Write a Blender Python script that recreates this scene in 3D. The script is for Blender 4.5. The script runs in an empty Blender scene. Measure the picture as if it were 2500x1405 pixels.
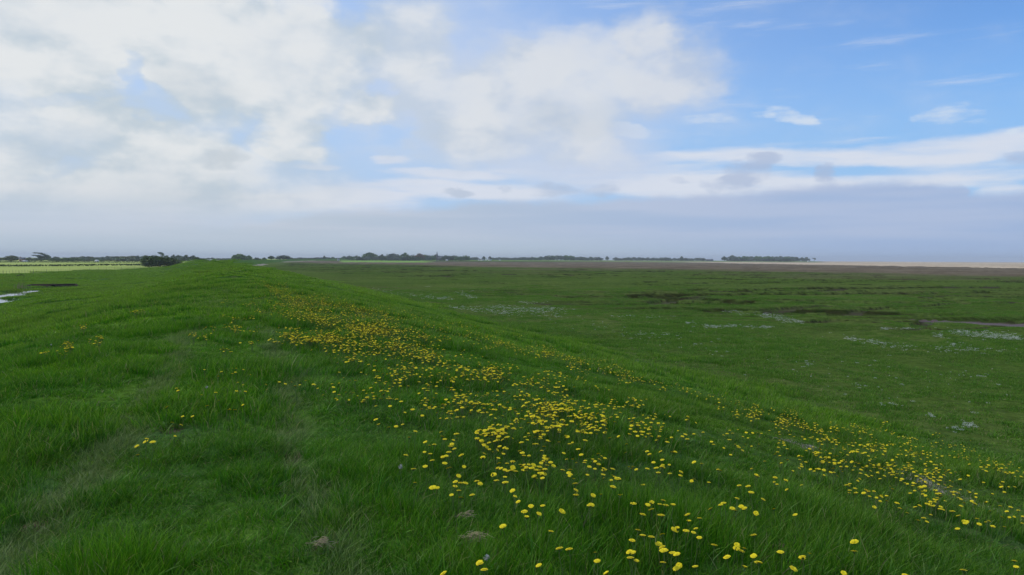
import bpy, math, random
import numpy as np
from mathutils import Vector, Matrix, Euler
R = math.radians
scene = bpy.context.scene
COL = scene.collection
random.seed(7)
rng = np.random.default_rng(11)

# ------------------------------------------------------------------ camera
F = 1800.0                                   # focal length in pixels of a 2500 x 1405 frame
cam_d = bpy.data.cameras.new('camera')
cam = bpy.data.objects.new('camera', cam_d)
COL.objects.link(cam)
cam_d.sensor_width = 36.0
cam_d.lens = F / 2500.0 * 36.0
cam_d.clip_start = 0.05
cam_d.clip_end = 60000.0
CAM = Vector((0, 0, 1.62))
PITCH, ROLL = math.atan(68.5 / F), R(0.25)
cam_m = Matrix.Rotation(R(90) - PITCH, 3, 'X') @ Matrix.Rotation(ROLL, 3, 'Z')
cam.rotation_euler = cam_m.to_euler()
cam.location = CAM
scene.camera = cam


def ray(px, py):
    d = cam_m @ Vector(((px - 1250.0) / F, -(py - 702.5) / F, -1.0))
    return d / d.y


def ae(px, py):
    d = ray(px, py).normalized()
    return math.atan2(d.x, d.y), math.asin(d.z)


# ------------------------------------------------------------------ light
SUN_EL, SUN_AZ = R(48), R(-75)               # azimuth measured from +Y towards +X
sun_dir = Vector((math.sin(SUN_AZ) * math.cos(SUN_EL), math.cos(SUN_AZ) * math.cos(SUN_EL), math.sin(SUN_EL)))
sun_d = bpy.data.lights.new('sun', 'SUN')
sun_d.energy = 1.5
sun_d.angle = R(10)
sun_d.color = (1.0, 0.96, 0.88)
sun = bpy.data.objects.new('sun', sun_d)
sun.rotation_euler = sun_dir.to_track_quat('Z', 'Y').to_euler()
sun.location = (0, 0, 40)
COL.objects.link(sun)

scene.view_settings.view_transform = 'Standard'
scene.view_settings.look = 'None'
scene.view_settings.exposure = 0.0
scene.view_settings.gamma = 1.0
scene.render.engine = 'CYCLES'
scene.cycles.max_bounces = 6
scene.cycles.diffuse_bounces = 3
scene.cycles.transparent_max_bounces = 8
scene.cycles.volume_bounces = 0
scene.cycles.use_denoising = True


# ------------------------------------------------------------------ node helper
class N:
    """a socket with arithmetic"""
    def __init__(s, nt, sock):
        s.nt, s.s = nt, sock

    def _m(s, op, *o, clamp=False):
        n = s.nt.nodes.new('ShaderNodeMath')
        n.operation = op
        n.use_clamp = clamp
        for i, v in enumerate((s,) + o):
            if isinstance(v, N):
                s.nt.links.new(v.s, n.inputs[i])
            else:
                n.inputs[i].default_value = float(v)
        return N(s.nt, n.outputs[0])

    def __add__(s, o): return s._m('ADD', o)
    def __radd__(s, o): return s._m('ADD', o)
    def __sub__(s, o): return s._m('SUBTRACT', o)
    def __rsub__(s, o): return (s * -1) + o
    def __mul__(s, o): return s._m('MULTIPLY', o)
    def __rmul__(s, o): return s._m('MULTIPLY', o)
    def __truediv__(s, o): return s._m('DIVIDE', o)
    def clamp(s): return s._m('ADD', 0.0, clamp=True)
    def max(s, o): return s._m('MAXIMUM', o)
    def min(s, o): return s._m('MINIMUM', o)
    def abs(s): return s._m('ABSOLUTE')
    def pow(s, o): return s._m('POWER', o)

    def step(s, a, b, c=0.0, d=1.0, smooth=True):
        n = s.nt.nodes.new('ShaderNodeMapRange')
        n.interpolation_type = 'SMOOTHSTEP' if smooth else 'LINEAR'
        s.nt.links.new(s.s, n.inputs['Value'])
        for k, v in (('From Min', a), ('From Max', b), ('To Min', c), ('To Max', d)):
            n.inputs[k].default_value = float(v)
        return N(s.nt, n.outputs[0])


def setin(nt, sock, v):
    if isinstance(v, N):
        nt.links.new(v.s, sock)
    elif isinstance(v, bpy.types.NodeSocket):
        nt.links.new(v, sock)
    elif isinstance(v, (tuple, list)):
        sock.default_value = tuple(v) + ((1.0,) if len(v) == 3 and len(sock.default_value) == 4 else ())
    else:
        sock.default_value = v


def mixc(nt, fac, a, b, mode='MIX'):
    n = nt.nodes.new('ShaderNodeMix')
    n.data_type = 'RGBA'
    n.blend_type = mode
    setin(nt, n.inputs[0], fac)
    setin(nt, n.inputs[6], a)
    setin(nt, n.inputs[7], b)
    return n.outputs[2]


def comb(nt, x, y, z):
    n = nt.nodes.new('ShaderNodeCombineXYZ')
    for i, v in enumerate((x, y, z)):
        setin(nt, n.inputs[i], v)
    return n.outputs[0]


def noise(nt, vec, scale=1.0, detail=4.0, rough=0.5, distort=0.0, out=0):
    n = nt.nodes.new('ShaderNodeTexNoise')
    if vec is not None:
        nt.links.new(vec, n.inputs['Vector'])
    n.inputs['Scale'].default_value = scale
    n.inputs['Detail'].default_value = detail
    n.inputs['Roughness'].default_value = rough
    n.inputs['Distortion'].default_value = distort
    return N(nt, n.outputs[out]) if out == 0 else n.outputs[out]


def vscale(nt, vec, s, add=(0, 0, 0)):
    n = nt.nodes.new('ShaderNodeMapping')
    nt.links.new(vec, n.inputs['Vector'])
    n.inputs['Scale'].default_value = s
    n.inputs['Location'].default_value = add
    return n.outputs[0]


def srgb(r, g, b):
    f = lambda c: ((c / 255 + .055) / 1.055) ** 2.4 if c > 10 else c / 255 / 12.92
    return (f(r), f(g), f(b))

# ------------------------------------------------------------------ sky
world = bpy.data.worlds.new('World')
scene.world = world
world.use_nodes = True
wt = world.node_tree
wt.nodes.clear()
w_out = wt.nodes.new('ShaderNodeOutputWorld')
w_bg = wt.nodes.new('ShaderNodeBackground')
SKY = 0.1
w_bg.inputs['Strength'].default_value = SKY
wt.links.new(w_bg.outputs[0], w_out.inputs['Surface'])
nish = wt.nodes.new('ShaderNodeTexSky')
nish.sky_type = 'NISHITA'
nish.sun_disc = False
nish.sun_elevation = SUN_EL
nish.sun_rotation = SUN_AZ
nish.air_density = 1.0
nish.dust_density = 0.8
nish.ozone_density = 2.0
tc = wt.nodes.new('ShaderNodeTexCoord')
sep = wt.nodes.new('ShaderNodeSeparateXYZ')
wt.links.new(tc.outputs['Generated'], sep.inputs[0])
dx, dy, dz = (N(wt, sep.outputs[i]) for i in range(3))
az = dx._m('ARCTAN2', dy)
el = dz._m('ARCSINE').max(0.0)
K = lambda r, g, b: tuple(c / SKY for c in srgb(r, g, b))       # a displayed colour before the strength

# warped copies of the two angles (azimuth, elevation), one soft and one crisp
base = comb(wt, az, el, 0.0)
n1 = noise(wt, base, 5.0, 5.0, 0.55, out=1)
s1 = wt.nodes.new('ShaderNodeSeparateXYZ'); wt.links.new(n1, s1.inputs[0])
n2 = noise(wt, vscale(wt, base, (1, 2.2, 1), (3, 1, 0)), 26.0, 4.0, 0.55, out=1)
s2 = wt.nodes.new('ShaderNodeSeparateXYZ'); wt.links.new(n2, s2.inputs[0])
wx = (N(wt, s1.outputs[0]) - 0.5) * 0.11 + (N(wt, s2.outputs[0]) - 0.5) * 0.035
wy = (N(wt, s1.outputs[1]) - 0.5) * 0.075 + (N(wt, s2.outputs[1]) - 0.5) * 0.02
azw, elw = az + wx * 1.3, el + wy * 1.3
azs, els = az + wx * 0.45, el + wy * 0.30
azc, elc = az + (N(wt, s2.outputs[0]) - 0.5) * 0.05, el + (N(wt, s2.outputs[1]) - 0.5) * 0.022


def blob(px, py, rx, ry, w=1.0, rot=0.0, u=None, v=None, hard=0.0):
    """a soft ellipse on the sky, given where the photograph shows it and turned into azimuth and elevation"""
    u, v = u or azw, v or elw
    a0, e0 = ae(px, py)
    ra = abs(ae(px + rx, py)[0] - ae(px - rx, py)[0]) / 2
    re = abs(ae(px, py + ry)[1] - ae(px, py - ry)[1]) / 2
    c, s = math.cos(R(rot)), math.sin(R(rot))
    du, dv = u - a0, v - e0
    if rot:
        a = du * (c / ra) + dv * (s / ra)
        b = du * (-s / re) + dv * (c / re)
    else:
        a, b = du * (1 / ra), dv * (1 / re)
    r2 = a * a + b * b
    return r2.step(1.0, hard, 0.0, w)


def total(items, **kw):
    t = None
    for it in items:
        b = blob(*it, **kw)
        t = b if t is None else t + b
    return t


fine = noise(wt, vscale(wt, base, (1, 1.8, 1), (7, 2, 0)), 11.0, 7.0, 0.55)
broad = noise(wt, vscale(wt, base, (1, 1.5, 1), (1, 5, 0)), 3.2, 5.0, 0.5)
streak = noise(wt, vscale(wt, base, (1, 9.0, 1), (2, 2, 0)), 5.0, 7.0, 0.62)

crumb = noise(wt, vscale(wt, base, (1, 1.7, 1)), 24.0, 5.0, 0.6)
# clear sky
left = az.step(0.75, -0.65)                                     # thin high veil, thicker towards the left
sky = mixc(wt, 1.0, nish.outputs[0], (0.88, 1.31, 1.8), 'MULTIPLY')
low = el.step(0.30, 0.06)
sky = mixc(wt, low * 0.75, sky, K(150, 192, 236))
sky = mixc(wt, left * 0.8, sky, K(192, 210, 235))

# streaky white sheet low over the horizon
sheet = total([
    (2330, 360, 420, 42, 1.1, 2), (1900, 385, 380, 30, .8, -3), (1500, 430, 420, 50, .85, -2), (2350, 420, 300, 55, .55), (1750, 455, 420, 40, .8),
    (1050, 462, 420, 32, 1.0, -1), (800, 490, 300, 40, .9), (1080, 425, 190, 16, .95, -2), (960, 392, 70, 14, .8), (780, 405, 75, 12, .8), (2100, 450, 300, 30, .7),
    (2460, 465, 120, 26, .9), (1300, 480, 200, 22, .7), (1560, 385, 200, 20, .45),
], u=azc, v=els)
sky = mixc(wt, sheet.step(0.0, 0.9, 0.0, 0.6), sky, K(190, 210, 239))
sh = (sheet * 0.85 + (streak - 0.5) * 2.4 - 0.06).step(0.0, 1.0, 0.0, 0.93)
sky = mixc(wt, sh, sky, K(219, 225, 237))
# small wisps on the blue
wisp = total([
    (2330, 278, 125, 36, 1.15), (2420, 292, 50, 16, .7), (1920, 285, 90, 30, 1.05, -14), (1840, 282, 60, 12, .6), (1725, 295, 70, 18, .9), (1545, 318, 85, 22, 1.1, -12),
    (2490, 320, 50, 10, .9), (2160, 305, 70, 16, .35), (2210, 240, 30, 14, .35), (2495, 283, 25, 14, .6),
], u=azw, v=els)
sky = mixc(wt, (wisp + (streak - 0.5) * 3.6 + (crumb - 0.5) * 1.6 - 0.22).step(0.0, 1.2, 0.0, 0.85) * wisp.step(0.0, 0.45), sky, K(213, 225, 240))

# grey blue bank standing on the horizon, its top edge rising to the right
top_e = [(0, 560), (350, 556), (600, 545), (850, 508), (1050, 506), (1200, 488), (1400, 490), (1650, 474), (1900, 460), (2050, 447), (2250, 445), (2350, 452), (2360, 470), (2500, 466)]
cr = wt.nodes.new('ShaderNodeFloatCurve')
cm = cr.mapping.curves[0]
A0, A1 = ae(0, 600)[0] - 0.3, ae(2500, 600)[0] + 0.3
pts = [((ae(x, y)[0] - A0) / (A1 - A0), ae(x, y)[1] / 0.2) for x, y in top_e]
cm.points[0].location = (0, pts[0][1]); cm.points[1].location = (1, pts[-1][1])
for p in pts:
    cm.points.new(*p)
cr.mapping.update()
wt.links.new(((azc - A0) / (A1 - A0)).clamp().s, cr.inputs['Value'])
edge_e = N(wt, cr.outputs[0]) * 0.2
d_bank = edge_e - el + (crumb - 0.5) * 0.016
soft = az.step(-0.15, -0.45)                                   # the edge dissolves towards the left
bank_f = mixc(wt, soft, comb(wt, d_bank.step(-0.005, 0.010), 0.0, 0.0), comb(wt, d_bank.step(-0.10, 0.03), 0.0, 0.0))
bs = wt.nodes.new('ShaderNodeSeparateXYZ'); wt.links.new(bank_f, bs.inputs[0])
bank_m = N(wt, bs.outputs[0])
bank_c = mixc(wt, az.step(-0.5, 0.55), K(191, 203, 215), K(162, 184, 220))
strk2 = noise(wt, vscale(wt, base, (1, 14.0, 1), (4, 4, 0)), 2.2, 4.0, 0.5)
bank_c = mixc(wt, (strk2 - 0.38).step(0.0, 0.22, 0.0, 0.8) * el.step(0.01, 0.035), bank_c, mixc(wt, az.step(-0.5, 0.5), K(206, 212, 222), K(180, 194, 222)))
bank_c = mixc(wt, el.step(0.045, 0.0) * az.step(0.5, -0.1), bank_c, K(187, 203, 217))
# grey puffs in front of the white sheet
puff = total([
    (1855, 388, 68, 30, 1.2), (1820, 425, 90, 34, .95), (2018, 422, 50, 32, 1.2), (1125, 474, 60, 16, 1.1), (1340, 462, 80, 26, .95), (1460, 466, 85, 26, 1.0), (1655, 442, 40, 18, .7),
    (1780, 452, 110, 24, .9), (1240, 462, 30, 14, .7), (2490, 385, 50, 26, .7), (2060, 455, 60, 12, .6),
], u=azc, v=elc)
puff_m = (puff + (crumb - 0.5) * 1.9 - 0.22).step(0.0, 1.1, 0.0, 0.75)

# the big soft cumulus masses, left and middle
mass = total([
    (60, 60, 800, 300, 1.5), (500, 130, 520, 330, 1.2), (120, 430, 720, 200, 1.4), (620, 440, 420, 130, .75), (560, 560, 700, 110, .55), (740, 190, 220, 260, .8),
    (980, 90, 190, 150, 1.05), (1080, 280, 220, 170, .95), (915, 285, 85, 70, .9), (730, 338, 120, 52, .85), (1240, 220, 160, 200, .6),
    (1450, 200, 270, 190, 1.15), (1650, 190, 160, 135, .95), (1560, 80, 95, 100, .8), (1300, 150, 120, 90, .5), (1380, 340, 170, 75, .85), (1470, 375, 110, 42, .5), (1160, 340, 160, 70, .4), (1690, 240, 110, 60, .35),
])
holes = total([
    (285, 195, 48, 60, .95), (340, 245, 150, 42, 1.1, -12), (150, 235, 120, 18, .45), (150, 368, 85, 30, .6), (80, 395, 60, 16, .25), (622, 322, 70, 52, .8), (815, 30, 70, 75, .9), (925, 232, 60, 30, .9),
    (985, 325, 60, 60, .9), (900, 345, 150, 30, .8), (1125, 150, 75, 70, .55), (1150, 55, 110, 80, .5), (1290, 30, 170, 55, .6), (1280, 160, 40, 60, .3), (1560, 150, 60, 60, .30), (700, 20, 60, 50, .35),
])
dm = mass.min(1.5) - holes * 0.72 + (fine - 0.5) * 1.25 + (broad - 0.5) * 0.7 - 0.12
mass_m = dm.step(-0.3, 1.6, 0.0, 0.97)
lit = (fine * 0.95 + broad * 0.6 + (dm * 0.12).min(0.16) - 0.88).step(-0.16, 0.14)
c_dark = mixc(wt, az.step(-0.45, 0.3), K(194, 206, 213), K(190, 203, 224))
c_lit = mixc(wt, az.step(-0.45, 0.3), K(230, 233, 234), K(214, 220, 230))
mass_c = mixc(wt, lit, c_dark, c_lit)
dark = total([(560, 392, 85, 36, 1.0, 8), (480, 215, 160, 50, .45), (1420, 300, 220, 60, .35), (60, 330, 130, 40, .35), (380, 500, 300, 40, .3)])
mass_c = mixc(wt, dark * 0.6, mass_c, K(184, 196, 206))
glow = total([(700, 150, 190, 110, .8), (60, 30, 300, 90, .7), (150, 300, 160, 45, .8), (370, 440, 120, 60, .5), (1450, 200, 120, 90, .5)])
mass_c = mixc(wt, glow.min(1.0) * 0.6, mass_c, K(228, 231, 233))

# elsewhere in the sky, out of the picture, the same broken cloud goes on
out_w = el.step(0.42, 0.60).max(az.abs().step(0.80, 1.05))
gen = (broad * 0.6 + fine * 0.4 - 0.47).step(0.0, 0.10, 0.0, 0.9) * out_w
veil = total([(1150, 180, 380, 330, .85), (1450, 250, 420, 250, .8), (950, 250, 300, 280, .5), (250, 260, 500, 200, .4), (1350, 380, 330, 90, .5)])
veil_m = (veil + (fine - 0.5) * 0.9 - holes * 0.35 - 0.05).step(0.0, 1.2, 0.0, 0.85)
sky = mixc(wt, veil_m, sky, mixc(wt, az.step(-0.3, 0.3), K(206, 216, 232), K(196, 210, 234)))
mass_m = mass_m.max(gen)

sky = mixc(wt, mass_m * el.step(0.03, 0.08), sky, mass_c)
sky = mixc(wt, puff_m, sky, mixc(wt, az.step(-0.3, 0.4), K(187, 200, 217), K(172, 188, 217)))
sky = mixc(wt, bank_m * 0.95, sky, bank_c)
wt.links.new(sky, w_bg.inputs['Color'])
world.cycles.sampling_method = 'MANUAL'
world.cycles.sample_map_resolution = 512


# ------------------------------------------------------------------ number helpers for the land
def _h(ix, iy, seed):
    n = (ix.astype(np.int64) * 374761393 + iy.astype(np.int64) * 668265263 + seed * 982451653) & 0x7fffffff
    n = ((n ^ (n >> 13)) * 1274126177) & 0x7fffffff
    return ((n ^ (n >> 16)) & 0xffff) / 65535.0


def vn(x, y, seed=0):
    ix, iy = np.floor(x), np.floor(y)
    fx, fy = x - ix, y - iy
    fx = fx * fx * fx * (fx * (fx * 6 - 15) + 10)
    fy = fy * fy * fy * (fy * (fy * 6 - 15) + 10)
    a, b = _h(ix, iy, seed), _h(ix + 1, iy, seed)
    c, d = _h(ix, iy + 1, seed), _h(ix + 1, iy + 1, seed)
    return (a + (b - a) * fx) * (1 - fy) + (c + (d - c) * fx) * fy


def fbm(x, y, seed=0, oct=4, rough=0.5):
    t, a, s = 0.0, 1.0, 0.0
    for k in range(oct):
        t = t + a * vn(x * 2 ** k * 1.03 + 17.3 * k, y * 2 ** k * 0.97 - 9.1 * k, seed + k)
        s += a
        a *= rough
    return t / s


def sst(x, a, b):
    t = np.clip((x - a) / (b - a), 0, 1)
    return t * t * (3 - 2 * t)


# centre line of the sea bank, seen from above
ctrl = [(32, -90), (14.4, -40), (0, 0), (-14.4, 40), (-30, 83), (-49, 133), (-76, 196), (-108, 270), (-157, 372), (-196, 521), (-262, 740), (-322, 985), (-368, 1230), (-385, 1480), (-340, 1800), (-240, 2200)]


def spline(p, n=6):
    out = []
    p = [Vector(q) for q in p]
    for i in range(len(p) - 1):
        a, b, c, d = p[max(i - 1, 0)], p[i], p[i + 1], p[min(i + 2, len(p) - 1)]
        for k in range(n):
            t = k / n
            out.append(0.5 * ((2 * b) + (c - a) * t + (2 * a - 5 * b + 4 * c - d) * t * t + (3 * b - a - 3 * c + d) * t ** 3))
    out.append(p[-1])
    return out


CL = [tuple(v) for v in spline(ctrl, 5)]


def pathd(x, y, P):
    """signed distance to a polyline (right of it positive) and the length along it"""
    best = np.full(x.shape, 1e18)
    sd = np.zeros(x.shape)
    al = np.zeros(x.shape)
    L = 0.0
    for (ax, ay), (bx, by) in zip(P[:-1], P[1:]):
        ex, ey = bx - ax, by - ay
        l = math.hypot(ex, ey)
        ex, ey = ex / l, ey / l
        t = np.clip((x - ax) * ex + (y - ay) * ey, 0, l)
        qx, qy = x - ax - ex * t, y - ay - ey * t
        d2 = qx * qx + qy * qy
        m = d2 < best
        cr_ = ex * qy - ey * qx
        best = np.where(m, d2, best)
        sd = np.where(m, np.where(cr_ > 0, -1.0, 1.0), sd)
        al = np.where(m, L + t, al)
        L += l
    return sd * np.sqrt(best), al


_p = np.array([(-400, -3.25), (-42, -3.25), (-30, -3.4), (-24, -3.38), (-20, -3.15), (-14, -2.55), (-8, -1.32), (-4.6, -.32), (-3.2, -.08), (-1, 0), (1.5, 0), (3.5, -.22), (9, -1.36), (14, -2.5), (17.5, -3.12), (21, -3.25), (400, -3.25)])
_pu = np.arange(-60, 40, 0.25)
_pz = np.interp(_pu, _p[:, 0], _p[:, 1])
_k = np.hanning(13); _k /= _k.sum()
_pz = np.convolve(np.pad(_pz, 6, mode='edge'), _k, 'valid')
T0 = math.hypot(14.4, 40) + math.hypot(17.6, 50)      # length of centre line up to the camera


def seg_mask(x, y, pts, w):
    d, al = pathd(x, y, pts)
    return np.abs(d) / w


def flat_at(px, py, z):
    r = ray(px, py)
    t = (z - CAM.z) / r.z
    return (r.x * t, t)


MZ = -3.25
creeks = []        # (points, half width, depth)
for pts, w, dep in [
    ([(2490, 792), (2440, 788), (2380, 784), (2310, 783)], 2.90, 0.30),
    ([(2310, 783), (2260, 789), (2180, 786), (2100, 784), (2030, 780), (1975, 786)], 0.79, 0.39),
    ([(2260, 789), (2245, 800), (2330, 806), (2420, 800)], 0.58, 0.28),
    ([(1955, 764), (2010, 767), (2060, 762), (2110, 752), (2200, 748), (2330, 742), (2480, 738)], 0.95, 0.39),
    ([(1500, 741), (1560, 743), (1600, 739), (1660, 728), (1720, 722)], 1.37, 0.44),
    ([(1560, 752), (1640, 751), (1720, 752), (1800, 756)], 0.84, 0.28),
    ([(1140, 716), (1200, 717), (1240, 715)], 1.26, 0.39), ([(1160, 722), (1220, 723), (1290, 720), (1370, 723), (1440, 728)], 1.16, 0.39),
    ([(1320, 741), (1390, 741)], 0.95, 0.28), ([(1745, 710), (1800, 712), (1850, 706)], 1.58, 0.44), ([(2010, 709), (2060, 704)], 1.69, 0.44), ([(2250, 735), (2350, 738), (2430, 744)], 1.26, 0.39),
    ([(1820, 725), (1860, 728), (1950, 731), (2060, 730)], 1.26, 0.39), ([(1880, 752), (1930, 750), (2010, 747)], 0.95, 0.33), ([(2320, 700), (2380, 701), (2420, 700)], 1.69, 0.44),
    ([(640, 668), (700, 672)], 2.11, 0.33), ([(770, 676), (840, 676)], 2.63, 0.44), ([(1700, 690), (1780, 692)], 2.11, 0.44), ([(1000, 676), (1100, 674)], 3.16, 0.50), ([(1240, 670), (1380, 672)], 3.16, 0.50),
    ([(2130, 800), (2200, 806), (2240, 804)], 0.42, 0.19), ([(2060, 715), (2150, 718), (2260, 716)], 1.16, 0.33), ([(2270, 725), (2360, 722), (2490, 724)], 1.16, 0.33),
]:
    creeks.append(([tuple(v) for v in spline([flat_at(a, b, MZ) for a, b in pts], 4)], w, dep))

soil_spots = [(1895, 1350, .24, .060, -14), (2058, 1266, .14, .04, -24), (1157, 1325, .06, .02, 0), (1508, 1290, .06, .03, 0), (785, 1330, .09, .04, 10), (165, 1215, .12, .05, 25), (230, 1168, .04, .03, 0),
              (90, 1290, .10, .05, 40), (15, 1365, .10, .05, 0), (712, 1118, .10, .05, 0), (1400, 1140, .10, .05, 0), (420, 1045, .10, .05, 0), (1440, 1265, .07, .05, 0)]


def base_uv(x, y):
    u, al = pathd(x, y, CL)
    return u, al - T0


def ditch_edge(t):
    return np.interp(t, [20, 87, 104, 132, 141, 150, 170], [-21.6, -22.8, -25.2, -29.2, -27.4, -26.8, -26.8])


def land(x, y, full=False):
    """height of the land at world x, y, with the masks the ground material needs"""
    x, y = np.asarray(x, float), np.asarray(y, float)
    r = np.hypot(x, y)
    u, t = base_uv(x, y)
    uw = u + (fbm(x * .12, y * .12, 31, 3) - .5) * 1.6 * sst(np.abs(u), 2, 9)
    z = np.interp(uw, _pu, _pz)
    # rolling of the crest and the tussocks
    f1 = 1 - sst(r, 60, 160)
    f2 = 1 - sst(r, 16, 36)
    slope_m = 1 - sst(np.abs(u + 2), 17, 24)
    tus = fbm(x * .9, y * .9, 3, 3)
    z = z + (tus - .5) * .18 * f1 * (0.45 + 0.55 * slope_m)
    z = z + (fbm(x * 3.1, y * 3.1, 5, 2) - .5) * .055 * f2
    z = z + (fbm(x * .14, y * .14, 9, 2) - .5) * (.16 + .12 * (u > 0)) * sst(np.abs(u), 5, 12) * slope_m
    # trodden wheel tracks along the crest
    tr1 = np.exp(-((u + 1.15 + (vn(t * .25, t * 0, 4) - .5) * .35) / .22) ** 2) * sst(t, -20, 0)
    tr2 = np.exp(-((u - .42 + (vn(t * .3, t * 0, 6) - .5) * .3) / .19) ** 2)
    tr = np.clip(tr1 + tr2 * .75, 0, 1)
    z = z - tr * .07
    # marsh relief and creeks
    marsh = sst(u, 15.5, 19)
    mud = np.zeros_like(z)
    inland = sst(r, 58, 85) * sst(u, 27, 42)
    cut = np.zeros_like(z)
    side = np.zeros_like(z)
    face = np.zeros_like(z)  # creek bank darkening: dark earth plus painted shade
    M = (inland > 0) & (r < 1500)
    if M.any():
        xm, ym, rm = x[M], y[M], r[M]

        def channel(kx, ky, seed, oct_, wd, dens):
            f = lambda a, b: fbm(a * kx + 3, b * ky - 7, seed, oct_, .5) - .5
            n0 = f(xm, ym)
            gr = np.hypot(f(xm + .8, ym) - n0, f(xm, ym + .8) - n0) / .8
            d = np.abs(n0) / np.maximum(gr, 1e-4)
            w = wd * (1 + rm / 170) * (.5 + 1.2 * vn(xm * .06, ym * .06, seed + 5))
            on = sst(fbm(xm * .022, ym * .022, seed + 9, 2), dens - .06, dens + .06)
            return (1 - sst(d / w, .6, 1.2)) * on, np.maximum(0, 1 - d / (w * 5)) * on
        a1, s1_ = channel(.0085, .030, 41, 4, 1.35, .22)
        a2, s2_ = channel(.018, .066, 47, 3, .85, .26)
        a3, s3_ = channel(.040, .13, 53, 3, .50, .36)
        cut[M] = np.maximum(np.maximum(a1 * .55, a2 * .45), a3 * .28) * inland[M]
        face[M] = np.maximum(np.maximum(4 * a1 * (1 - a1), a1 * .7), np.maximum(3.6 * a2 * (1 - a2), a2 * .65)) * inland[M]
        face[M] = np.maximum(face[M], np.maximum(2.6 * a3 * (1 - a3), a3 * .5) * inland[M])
        side[M] = np.maximum(np.maximum(s1_ * .12, s2_ * .08), s3_ * .05) * inland[M]
    for pts, w, dep in creeks:
        xs = [p[0] for p in pts]; ys = [p[1] for p in pts]
        bb = (x > min(xs) - 8) & (x < max(xs) + 8) & (y > min(ys) - 8) & (y < max(ys) + 8)
        if bb.any():
            wob = 1 + (fbm(x[bb] * .7, y[bb] * .7, 61, 2) - .5) * 1.1
            d, al = pathd(x[bb], y[bb], pts)
            L = sum(math.hypot(b[0] - a[0], b[1] - a[1]) for a, b in zip(pts[:-1], pts[1:]))
            end = sst(np.minimum(al, L - al), -.01, 2.0)
            q = np.abs(d) / (w * wob)
            k = (1 - sst(q, .75, 1.15)) * (0.35 + .65 * end)
            cut[bb] = np.maximum(cut[bb], k * dep)
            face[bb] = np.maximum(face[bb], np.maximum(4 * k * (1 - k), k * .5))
            mud[bb] = np.maximum(mud[bb], (1 - sst(q, .7, .95)) * (w == 2.9) + (1 - sst(q, .7, 1.1)) * .3 * (w != 2.9))
    roll = (fbm(x * .07, y * .07, 71, 3) - .5) * .42 * marsh * sst(r, 10, 60)
    z = z + roll - (cut + side) * marsh
    mud = mud * marsh
    # ditch on the landward side
    ue = ditch_edge(t) + (vn(t * .22, t * 0, 8) - .5) * 1.4
    inw = sst(t, 10, 30) * (1 - sst(t, 151.4, 153))
    dit = sst(-u, -ue - .2, -ue + 1.1) * (1 - sst(-u, 32.4, 34.0)) * inw
    z = z - dit * np.interp(t, [0, 134, 142, 170], [.50, .50, .24, .24])
    fields = sst(-u, 40, 46)
    z = z + (fbm(x * .03, y * .03, 77, 2) - .5) * .3 * fields * (1 - sst(r, 400, 900))
    # far land behind the marsh stands a little higher than the marsh, the sand a little lower
    z = z + 2.6 * sst(y, 1000, 2300) * np.maximum(sst(-(x - .035 * y - 372), 40, 300), sst(y, 2080, 2300) * (1 - sst(x / np.maximum(y, 1), .38, .43)))
    if not full:
        return z
    brown = sst(y + 1.7 * x - 475 + (fbm(x * .01, y * .02, 81, 4) - .5) * 300, -70, 140) * marsh * (1 - sst(y, 1250, 1500) * sst(-x, -300, 0))
    sand = sst(x - .035 * y - 372 + (fbm(x * .006, y * .003, 83, 3) - .5) * 50, -6, 6) * marsh * (1 - sst(y, 2080, 2160) * (1 - sst(x / np.maximum(y, 1), .41, .43)))
    fd = ((x + 140.2) * -150.2 - (y - 201.8) * 35.8) / 154.4      # metres to the left of the field fence
    field = sst(fd, .2, 2.0) * sst(-u, 24, 30) * sst(t, -80, -60)
    lush = sst(y, 1080, 1160) * (1 - sst(y, 1500, 1600)) * sst(-x / np.maximum(y, 1), .100, .125) * (1 - sst(-x / np.maximum(y, 1), .228, .236))
    lush = np.maximum(lush, .45 * sst(y, 1500, 1700) * (1 - sand)) * marsh
    return z, dict(lush=lush, u=u, t=t, track=tr, marsh=marsh, mud=mud, brown=brown, sand=sand, field=field, dit=dit, cut=cut, face=face)


def surf(px, py, lift=0.0, n=420, rmin=2.0, rmax=3500.0):
    """where the sight lines through those points of the photograph meet the land: arrays of x, y, z"""
    px, py = np.atleast_1d(np.asarray(px, float)), np.atleast_1d(np.asarray(py, float))
    M = np.array(cam_m)
    d = np.stack([(px - 1250) / F, -(py - 702.5) / F, -np.ones_like(px)], 1) @ M.T
    d = d / d[:, 1:2]
    ys = np.geomspace(rmin, rmax, n)
    X = d[:, 0:1] * ys; Y = np.broadcast_to(ys, X.shape); Z = CAM.z + d[:, 2:3] * ys
    below = Z < land(X, Y) + lift
    i = np.argmax(below, 1)
    ok = below.any(1) & (i > 0)
    a, b = ys[np.maximum(i - 1, 0)], ys[i]
    for _ in range(14):
        m = (a + b) / 2
        lo = CAM.z + d[:, 2] * m < land(d[:, 0] * m, m) + lift
        b = np.where(lo, m, b); a = np.where(lo, a, m)
    return d[:, 0] * b, b, CAM.z + d[:, 2] * b - lift, ok


SOIL = []
_x, _y, _z, _ = surf([s[0] for s in soil_spots], [s[1] for s in soil_spots], rmin=1.5)
for s, a, b in zip(soil_spots, _x, _y):
    SOIL.append((a, b, s[2] * 1.0, s[3] * 3.0, s[4]))


def soil_mask(x, y):
    m = np.zeros(x.shape)
    for a, b, rx, ry, rot in SOIL:
        c, s = math.cos(R(rot)), math.sin(R(rot))
        ex, ey = x - a, y - b
        q = np.hypot((ex * c + ey * s) / rx, (-ex * s + ey * c) / ry)
        m = np.maximum(m, 1 - sst(q + (fbm(x * 14, y * 14, 91, 2) - .5) * .6, .7, 1.15))
    return m


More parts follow.
